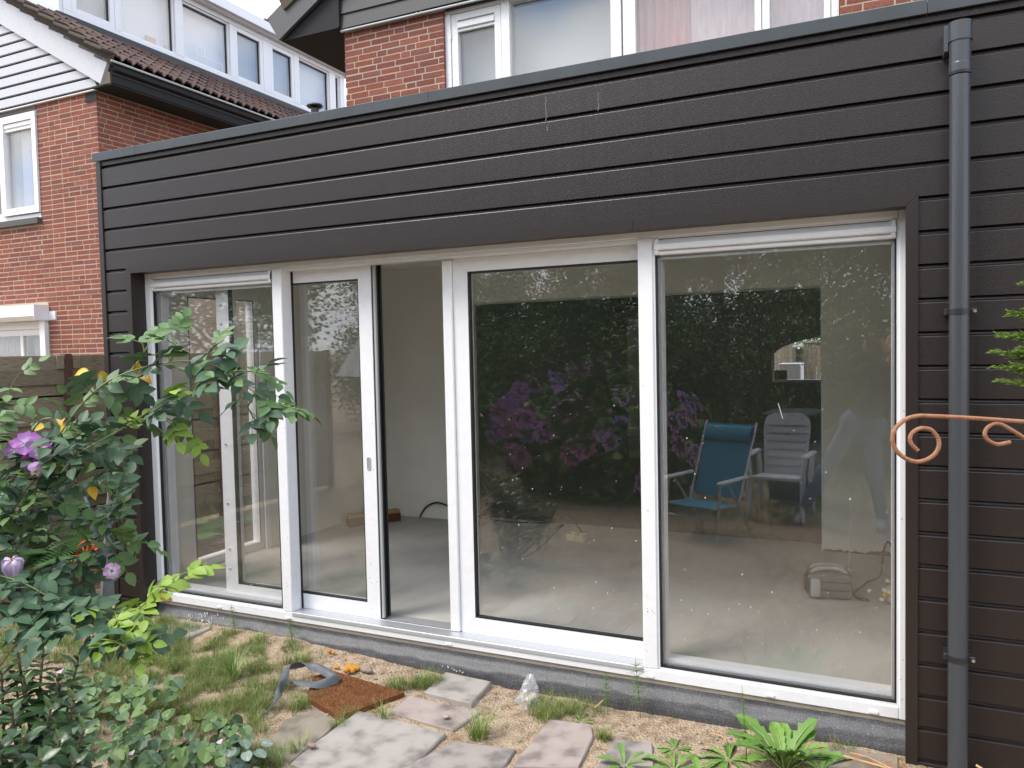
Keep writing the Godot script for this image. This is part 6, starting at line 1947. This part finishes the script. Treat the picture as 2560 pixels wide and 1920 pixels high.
func build_back_garden() -> void:
	tree("tall tree standing at the far left end of the garden", V(-7.5, -0.14, 15), 6.8, 2.6, Color(0.093, 0.147, 0.046), 520)
	tree("broad tree behind the tall grasses left of the hydrangea", V(-3.2, -0.14, 16.5), 7.2, 2.8, Color(0.108, 0.161, 0.046), 560)
	tree("open crowned tree reflected above the hydrangea", V(0.9, -0.14, 17), 7.6, 1.9, Color(0.101, 0.147, 0.046), 300)
	tree("slim tree straight behind the hydrangea", V(-0.9, -0.14, 13.5), 5.6, 1.6, Color(0.078, 0.126, 0.039), 340)
	tree("dark tree reflected in the right pane", V(3.3, -0.14, 15), 7.0, 2.2, Color(0.093, 0.14, 0.046), 420)
	tree("large tree behind the photographer", V(6.6, -0.14, 13), 6.6, 2.4, Color(0.101, 0.154, 0.052), 480)
	tree("tree at the right end of the garden", V(11, -0.14, 11), 6.5, 2.4, Color(0.093, 0.14, 0.046), 420)
	tree("neighbour's tree beyond the boundary fence", V(-7, -0.14, 7.5), 5.0, 1.8, Color(0.093, 0.154, 0.052), 380)
	bush("dark shrub at the back left behind the hydrangea", V(-1.6, -0.14, 8.6), 2.3, 1.4, Color(0.078, 0.119, 0.039), 420)
	bush("tall dark shrub behind the middle of the hydrangea", V(1.2, -0.14, 9.4), 2.5, 1.5, Color(0.070, 0.112, 0.036), 460)
	bush("dark shrub behind the white garden chair", V(3.7, -0.14, 8.2), 2.2, 1.3, Color(0.078, 0.112, 0.039), 420)
	bush("shrub behind the photographer to the right", V(6.4, -0.14, 7.6), 2.4, 1.5, Color(0.093, 0.140, 0.046), 420)
	bush("green shrub by the fence left of the hydrangea", V(-1.3, -0.14, 5.6), 1.8, 0.9, Color(0.093, 0.154, 0.046), 300)
	for k in 7:
		bush(["hedge bush at the far left of the back boundary", "second hedge bush from the left of the back boundary", "third hedge bush from the left of the back boundary", "middle hedge bush of the back boundary", "third hedge bush from the right of the back boundary", "second hedge bush from the right of the back boundary", "hedge bush at the far right of the back boundary"][k], V(-5.5 + 2.2 * k, -0.14, 11.0 + 0.5 * (k % 2)), 2.7 + 0.3 * ((k * 5) % 3), 1.5, Color(0.075, 0.12, 0.04), 620)
	bush("green shrub behind the plank fence beyond the house", V(3.6, -0.14, -17.5), 3.4, 1.8, Color(0.09, 0.17, 0.05), 420)
	# tall grasses
	var rm := []
	for k in 3:
		var b := tuft_mb(70, 2.0, 0.016, 0.5, Color(0.10, 0.14, 0.06), Color(0.17, 0.20, 0.10), 0.2)
		rm.append(b.mesh())
	for q in [["pale tall ornamental grass behind the hydrangea at the left", 0.2, 7.3], ["pale tall ornamental grass behind the middle of the hydrangea", 1.5, 7.6], ["tall ornamental grass behind the blue chair", 2.6, 7.2], ["tall ornamental grass behind the wheelie bin", 3.5, 7.0], ["tall ornamental grass at the right behind the photographer", 5.0, 7.4]]:
		var o := inst(numbered("ornamental_grass"), rm[rng.randi() % 3], M.leafv, self)
		o.position = V(q[1], -0.15, q[2])
		tag(o, q[0], "ornamental grass", "tall grasses")
	# hydrangea
	var t := thing("hydrangea", "wide hydrangea bush with pink and violet lacecap flowers reflected in the doors", "hydrangea", V(1.45, -0.14, 5.1))
	var spots := []
	for i in 900:
		var q := rdir() * pow(rng.randf(), 0.33)
		spots.append(V(q.x * 1.35, 0.62 + q.y * 0.82, q.z * 0.75))
	var lm := MB.new()
	lm.col = Color(0.10, 0.17, 0.045)
	for k in 6:
		var lf := MB.new()
		lf.col = lm.col * rnd(0.8, 1.3)
		lf.leaf(0.13, 0.085, 0.2, 0.25, 0.75, 5, 1)
		lm.add(lf, Transform3D(look((rdir() + V(0, 0.1, -0.3)).normalized()), rdir() * 0.05))
	cloud("foliage", t, lm.mesh(), spots, 0.7, 1.2)
	for k in 7:
		var b := MB.new()
		var a := TAU * k / 7.0
		b.tube([V(0, -0.05, 0), V(cos(a) * 0.7, 0.7, sin(a) * 0.4), V(cos(a) * 1.1, 1.15, sin(a) * 0.6)], [0.018, 0.012, 0.006], 5)
		loc("stem", b, M.bark, t)
	var fm := []
	for k in 4:
		var b := MB.new()
		var base: Color = [Color(0.50, 0.22, 0.56), Color(0.60, 0.18, 0.42), Color(0.36, 0.24, 0.60), Color(0.56, 0.28, 0.52)][k]
		for i in 34:
			var a := i * 2.4
			var r := 0.016 * sqrt(float(i))
			b.col = base * (rnd(0.8, 1.3) if i > 14 else 0.7)
			var p := V(cos(a) * r, 0.03 - 2.2 * r * r, sin(a) * r)
			var s := 0.016 if i > 16 else 0.006
			for j in 4:
				var d := V(cos(j * PI / 2 + a), 0.15, sin(j * PI / 2 + a))
				var e := V(-d.z, 0, d.x)
				b.tri(p, p + d * s + e * s * 0.6, p + d * s - e * s * 0.6)
		fm.append(b.mesh())
	for i in 78:
		var q := rdir()
		if q.y < -0.45: q.y = -q.y
		q.z = -absf(q.z)
		var p := V(q.x * 1.45, 0.66 + q.y * 0.92, q.z * 0.95)
		inst("flower_head", fm[rng.randi() % 4], M.petal, t, Transform3D(look(V(0.3, -0.5, 0.2), (Vector3.UP * 0.55 + q * 0.8).normalized()).scaled(Vector3.ONE * rnd(1.0, 1.6)), p))
	# blue folding chair
	t = thing("folding_chair", "turquoise fabric folding garden chair with high back and padded headrest", "garden chair", V(3.02, -0.14, 3.75), 0.35)
	loc("backrest", slab_quad(V(-0.24, 0.34, 0.10), V(0.24, 0.34, 0.10), V(0.26, 1.02, 0.40), V(-0.26, 1.02, 0.40), 0.012), M.blue_cloth, t)
	var hb := MB.new()
	hb.grid(func(u: float, v: float) -> Vector3: return V(lerpf(-0.25, 0.25, u), 0.93 + 0.075 * sin(TAU * v), 0.345 + 0.035 * cos(TAU * v) + 0.033 * sin(TAU * v)), 6, 12)
	loc("headrest", hb, M.blue_cloth, t)
	loc("seat", slab_quad(V(-0.24, 0.31, -0.38), V(0.24, 0.31, -0.38), V(0.24, 0.28, 0.08), V(-0.24, 0.28, 0.08), 0.012), M.blue_cloth, t)
	for s in [-1.0, 1.0]:
		var b := MB.new()
		b.tube([V(s * 0.265, 0.3, 0.06), V(s * 0.275, 1.04, 0.405)], 0.012, 8)
		b.tube([V(s * 0.255, 0.315, -0.40), V(s * 0.265, 0.28, 0.1)], 0.012, 8)
		loc("frame_rail", b, M.silver, t)
		b = MB.new()
		b.tube([V(s * 0.28, 0.53, -0.30), V(s * 0.27, 0.0, -0.36)], 0.012, 8)
		loc("leg", b, M.silver, t)
		b = MB.new()
		b.tube([V(s * 0.29, 0.53, -0.18), V(s * 0.26, 0.0, 0.28)], 0.012, 8)
		loc("leg", b, M.silver, t)
		loc("armrest", bx(V(s * 0.30 - 0.028, 0.53, -0.36), V(s * 0.30 + 0.028, 0.56, 0.16), 0.012), M.white_plastic, t)
	var cb := MB.new()
	cb.tube([V(-0.265, 0.2, -0.335), V(0.265, 0.2, -0.335)], 0.01, 8)
	loc("crossbar", cb, M.silver, t)
	# white plastic chair
	t = thing("plastic_chair", "white moulded plastic garden armchair with tall rounded back", "garden chair", V(3.56, -0.14, 4.75), 0.1)
	var pf := PackedVector2Array([Vector2(-0.21, 0.42), Vector2(0.21, 0.42), Vector2(0.245, 0.95), Vector2(0.22, 1.05), Vector2(0.14, 1.10), Vector2(-0.14, 1.10), Vector2(-0.22, 1.05), Vector2(-0.245, 0.95)])
	var pb := MB.new()
	pb.extrude(pf, V(0, 0, 0.06), V(1, 0, 0), V(0, 0.96, 0.26), V(0, -0.005, 0.02))
	loc("backrest", pb, M.white_plastic, t)
	for k in 6:
		var y := 0.5 + 0.085 * k
		loc("rib", bx(V(-0.2, y, 0.052 + 0.27 * y - 0.005), V(0.2, y + 0.006, 0.06 + 0.27 * y + 0.006)), M.beige_plastic, t)
	loc("seat", slab_quad(V(-0.25, 0.43, -0.30), V(0.25, 0.43, -0.30), V(0.22, 0.40, 0.16), V(-0.22, 0.40, 0.16), 0.03), M.white_plastic, t)
	for s in [-1.0, 1.0]:
		loc("armrest", bx(V(s * 0.285 - 0.035, 0.64, -0.26), V(s * 0.285 + 0.035, 0.67, 0.24), 0.012), M.white_plastic, t)
		for z in [[-0.24, -0.30], [0.2, 0.30]]:
			var b := MB.new()
			b.tube([V(s * 0.28, 0.65, z[0]), V(s * 0.26, 0.4, z[0]), V(s * 0.27, 0.0, z[1])], [0.022, 0.03, 0.02], 8)
			loc("leg", b, M.white_plastic, t)
	# wheelie bin
	t = thing("wheelie_bin", "dark green wheeled refuse bin standing behind the white chair", "bin", V(3.62, -0.14, 5.55), 0.1)
	var wb := MB.new()
	wb.extrude(PackedVector2Array([Vector2(-0.22, 0.06), Vector2(0.22, 0.06), Vector2(0.27, 0.98), Vector2(-0.27, 0.98)]), V(0, 0, -0.27), V(1, 0, 0), V(0, 1, 0), V(0, 0, 0.54))
	loc("body", wb, M.green_plastic, t)
	loc("lid", bx(V(-0.29, 0.985, -0.31), V(0.29, 1.04, 0.30), 0.02), M.green_plastic, t)
	wb = MB.new()
	wb.tube([V(-0.2, 1.03, 0.33), V(0.2, 1.03, 0.33)], 0.014, 8)
	loc("handle", wb, M.green_plastic, t)
	for s in [-0.24, 0.24]:
		wb = MB.new()
		wb.tube([V(s - 0.025, 0.1, 0.25), V(s + 0.025, 0.1, 0.25)], 0.1, 16)
		loc("wheel", wb, M.dark_plastic, t)
	# folded white parasol reflected in the left pane
	t = thing("parasol", "half folded white garden parasol reflected in the left pane", "parasol", V(-0.6, -0.14, 3.4))
	wb = MB.new()
	wb.tube([V(0, 0, 0), V(0, 2.35, 0)], 0.018, 8)
	loc("pole", wb, M.white_plastic, t)
	wb = MB.new()
	wb.grid(func(u: float, v: float) -> Vector3:
		var a := TAU * u
		var r := 0.05 + 0.42 * v * (1.0 + 0.12 * cos(a * 12.0))
		return V(cos(a) * r, 2.3 - 0.75 * v, sin(a) * r), 96, 4)
	loc("canopy", wb, M.parasol, t)
	loc("foot", bx(V(-0.22, 0.0, -0.22), V(0.22, 0.07, 0.22), 0.02), M.dark_plastic, t)

func slab_quad(a: Vector3, b: Vector3, c: Vector3, d: Vector3, th: float) -> MB:
	var m := MB.new()
	var n := (b - a).cross(d - a).normalized() * th * 0.5
	var o := (a + b + c + d) / 4
	m.face([a + n, b + n, c + n, d + n], o); m.face([a - n, b - n, c - n, d - n], o)
	for q in [[a, b], [b, c], [c, d], [d, a]]: m.face([q[0] + n, q[1] + n, q[1] - n, q[0] - n], o)
	return m

# tapered bones -> one continuous skin; bone = [from, to, radius, radius, colour]
func skin(b: MB, bones: Array, cell: float, k: float) -> void:
	var lo := V(1e9, 1e9, 1e9)
	var hi := -lo
	for q in bones:
		for e in 2:
			var r: float = q[2 + e] + cell * 3
			lo = lo.min(Vector3(q[e]) - V(r, r, r)); hi = hi.max(Vector3(q[e]) + V(r, r, r))
	var n := Vector3i(((hi - lo) / cell).ceil()) + Vector3i.ONE
	var f := PackedFloat32Array()
	f.resize(n.x * n.y * n.z); f.fill(1.0)
	var near := PackedFloat32Array()
	near.resize(f.size()); near.fill(1e9)
	var who := PackedInt32Array()
	who.resize(f.size())
	for bi in bones.size():
		var q = bones[bi]
		var a: Vector3 = q[0]
		var ab: Vector3 = q[1] - q[0]
		var l2 := maxf(ab.length_squared(), 1e-9)
		var rm: float = maxf(q[2], q[3]) + k * 1.2 + cell * 2
		var i0 := Vector3i(((a.min(q[1]) - V(rm, rm, rm) - lo) / cell).floor()).clamp(Vector3i.ZERO, n - Vector3i.ONE)
		var i1 := Vector3i(((a.max(q[1]) + V(rm, rm, rm) - lo) / cell).ceil()).clamp(Vector3i.ZERO, n - Vector3i.ONE)
		for z in range(i0.z, i1.z + 1):
			for y in range(i0.y, i1.y + 1):
				for x in range(i0.x, i1.x + 1):
					var p := lo + Vector3(x, y, z) * cell
					var t := clampf((p - a).dot(ab) / l2, 0, 1)
					var d: float = (p - a - ab * t).length() - lerpf(q[2], q[3], t)
					var id := (z * n.y + y) * n.x + x
					if d < near[id]:
						near[id] = d; who[id] = bi
					var h := clampf(0.5 + 0.5 * (f[id] - d) / k, 0, 1)
					f[id] = lerpf(f[id], d, h) - k * h * (1.0 - h)
	var vi := {}
	var vp := []
	var vc := []
	var vn := []
	var step := [1, n.x, n.x * n.y]
	for z in n.z - 1:
		for y in n.y - 1:
			for x in n.x - 1:
				var id := (z * n.y + y) * n.x + x
				var inside := 0
				for c in 8:
					if f[id + (c & 1) + ((c >> 1) & 1) * step[1] + (c >> 2) * step[2]] < 0: inside += 1
				if inside == 0 or inside == 8: continue
				var sum := Vector3.ZERO
				var cnt := 0
				for ax in 3:
					for e in 4:
						var o := Vector3i.ZERO
						o[(ax + 1) % 3] = e & 1; o[(ax + 2) % 3] = e >> 1
						var i0: int = id + o.x + o.y * step[1] + o.z * step[2]
						var i1: int = i0 + step[ax]
						if (f[i0] < 0) != (f[i1] < 0):
							var q := Vector3(x + o.x, y + o.y, z + o.z)
							q[ax] += f[i0] / (f[i0] - f[i1])
							sum += q; cnt += 1
				vi[id] = vp.size()
				vp.append(lo + sum / cnt * cell)
				vc.append(bones[who[id]][4])
				vn.append(V(f[id + 1] - f[id], f[id + step[1]] - f[id], f[id + step[2]] - f[id]).normalized())
	for z in range(1, n.z - 1):
		for y in range(1, n.y - 1):
			for x in range(1, n.x - 1):
				var id := (z * n.y + y) * n.x + x
				for ax in 3:
					var s0 := f[id] < 0
					if s0 == (f[id + step[ax]] < 0): continue
					var u: int = step[(ax + 1) % 3]
					var w: int = step[(ax + 2) % 3]
					var q := [id - u - w, id - w, id, id - u]
					if not s0: q.reverse()
					for tr in [[0, 1, 2], [0, 2, 3]]:
						var ids := []
						for e in tr: ids.append(vi[q[e]])
						# clockwise seen from outside
						for e in [ids[0], ids[2], ids[1]]:
							b.col = vc[e]
							b.pt(vp[e], vn[e])

func build_person() -> void:
	var t := thing("person", "person in dark jumper and blue jeans photographing the doors, seen only in the glass", "person", V(4.15, -0.14, 4.35))
	var back := V(0.424, 0.044, 0.905)
	var right := V(0.905, 0.0, -0.424)
	var cam := V(4.4929, 1.6653, 3.7718)
	var ph := cam + back * 0.016 - right * 0.05 + V(0, -0.022, 0)
	var jean := Color(0.10, 0.16, 0.25)
	var top := Color(0.035, 0.035, 0.04)
	var sk := Color(0.50, 0.30, 0.22)
	var shoe := Color(0.35, 0.34, 0.33)
	var hl := ph - right * 0.10 + V(0, -0.03, 0) + back * 0.05
	var hr := ph + right * 0.11 + V(0, -0.03, 0) + back * 0.05
	var b := MB.new()
	var pel := V(4.34, 0.88, 4.34)
	var chest := V(4.52, 1.22, 4.30)
	var neck := V(4.60, 1.46, 4.24)
	var sl := V(4.42, 1.40, 4.16)
	var sr := V(4.78, 1.38, 4.28)
	var el := V(4.16, 1.36, 3.98)
	var er := V(4.93, 1.24, 4.02)
	skin(b, [
		[pel + V(-0.07, 0, 0.0), pel + V(0.08, 0, 0), 0.135, 0.135, jean], [pel + V(0.02, 0.08, 0), chest, 0.135, 0.15, top], [chest, neck + V(0, -0.06, 0), 0.15, 0.09, top], [sl, sr, 0.075, 0.075, top],
		[neck + V(0, -0.05, 0), neck + V(0.02, 0.06, -0.02), 0.06, 0.055, sk],
		[pel + V(-0.09, -0.03, 0), V(3.99, 0.38, 4.36), 0.10, 0.068, jean], [V(3.99, 0.38, 4.36), V(3.78, -0.03, 4.50), 0.066, 0.055, jean],
		[pel + V(0.09, -0.03, 0), V(4.46, 0.38, 4.28), 0.10, 0.068, jean], [V(4.46, 0.38, 4.28), V(4.52, -0.03, 4.42), 0.066, 0.055, jean],
		[V(3.78, -0.085, 4.52), V(3.74, -0.10, 4.36), 0.05, 0.042, shoe], [V(4.52, -0.085, 4.44), V(4.50, -0.10, 4.27), 0.05, 0.042, shoe],
		[sl, el, 0.062, 0.05, top], [el, hl + back * 0.05, 0.05, 0.033, top], [sr, er, 0.062, 0.05, top], [er, hr + back * 0.05, 0.05, 0.033, top]], 0.016, 0.035)
	# head with face
	var hc := V(4.635, 1.63, 4.20)
	var fw := -back
	skin(b, [[hc + V(0, 0.03, 0), hc + V(0, 0.02, 0) - fw * 0.02, 0.085, 0.088, sk], [hc + V(0, -0.05, 0) + fw * 0.02, hc + V(0, -0.07, 0) + fw * 0.045, 0.06, 0.042, sk],
		[hc + fw * 0.08 + V(0, 0.0, 0), hc + fw * 0.102 + V(0, -0.03, 0), 0.009, 0.014, sk], [hc + right * 0.082, hc + right * 0.084 + V(0, -0.03, 0), 0.016, 0.010, sk], [hc - right * 0.082, hc - right * 0.084 + V(0, -0.03, 0), 0.016, 0.010, sk],
		[hc + fw * 0.075 + right * 0.02 + V(0, -0.058, 0), hc + fw * 0.075 - right * 0.02 + V(0, -0.058, 0), 0.011, 0.011, Color(0.45, 0.2, 0.17)],
		[hc + fw * 0.083 + right * 0.03 + V(0, 0.01, 0), hc + fw * 0.084 + right * 0.03 + V(0, 0.01, 0), 0.009, 0.009, Color(0.1, 0.08, 0.07)], [hc + fw * 0.083 - right * 0.03 + V(0, 0.01, 0), hc + fw * 0.084 - right * 0.03 + V(0, 0.01, 0), 0.009, 0.009, Color(0.1, 0.08, 0.07)]], 0.006, 0.012)
	# hands closed round the ends of the phone
	for s in [-1.0, 1.0]:
		var wr: Vector3 = (hl if s < 0 else hr) + back * 0.045
		var pm: Vector3 = ph + right * (0.085 * s) + V(0, -0.035, 0) + back * 0.03
		var bones := [[wr, pm, 0.027, 0.030, sk], [pm + V(0, -0.015, 0), pm + V(0, 0.025, 0), 0.026, 0.022, sk]]
		for k in 4:
			var y := -0.032 + 0.021 * k
			var l: float = [0.8, 0.95, 1.0, 0.9][k]
			var a: Vector3 = pm + right * (0.012 * s) + V(0, y + 0.03, 0) - back * 0.012
			var m: Vector3 = ph + right * (0.088 * s) + V(0, y, 0) - back * 0.012
			bones.append([a, m, 0.0095, 0.009, sk]); bones.append([m, m - right * (0.026 * s * l) + V(0, 0.002, 0) - back * 0.003, 0.009, 0.0075, sk])
		bones.append([pm + V(0, -0.01, 0) - right * (0.01 * s), ph + right * (0.055 * s) + V(0, -0.028, 0) + back * 0.016, 0.012, 0.0095, sk])
		skin(b, bones, 0.0055, 0.008)
	part("body", b, M.skin, t)
	var hb := MB.new()
	skin(hb, [[hc + V(0, 0.065, 0) - fw * 0.02, hc + V(0, 0.05, 0) - fw * 0.05, 0.080, 0.082, Color(0.06, 0.045, 0.035)], [hc + V(0, 0.02, 0) - fw * 0.06, hc + V(0, -0.05, 0) - fw * 0.06, 0.07, 0.05, Color(0.06, 0.045, 0.035)]], 0.009, 0.02)
	part("hair", hb, M.skin, t)
	var p := thing("phone", "black smartphone held up by the photographer", "phone", ph)
	var pb := MB.new()
	pb.xf = Transform3D(Basis(right, back.cross(right).normalized(), back), Vector3.ZERO)
	pb.box(V(-0.074, -0.036, -0.004), V(0.074, 0.036, 0.004), 0.003)
	loc("case", pb, M.dark_plastic, p)
	pb = MB.new()
	pb.xf = Transform3D(Basis(right, back.cross(right).normalized(), back), Vector3.ZERO)
	pb.box(V(-0.070, -0.033, 0.0041), V(0.070, 0.033, 0.0046))
	loc("screen", pb, M.seal, p)

func _ready() -> void:
	rng.seed = 20240
	bump_noise.seed = 5
	bump_noise.frequency = 0.05
	make_view()
	make_materials()
	build_extension()
	build_downpipe()
	build_interior()
	build_main_house()
	build_neighbour()
	build_front_yard()
	build_flue()
	build_fence()
	build_ground()
	build_slabs()
	build_litter()
	build_rose()
	build_evergreen()
	build_groundcover()
	build_grass()
	build_weeds()
	build_ferns()
	build_conifer()
	build_back_garden()
	build_person()
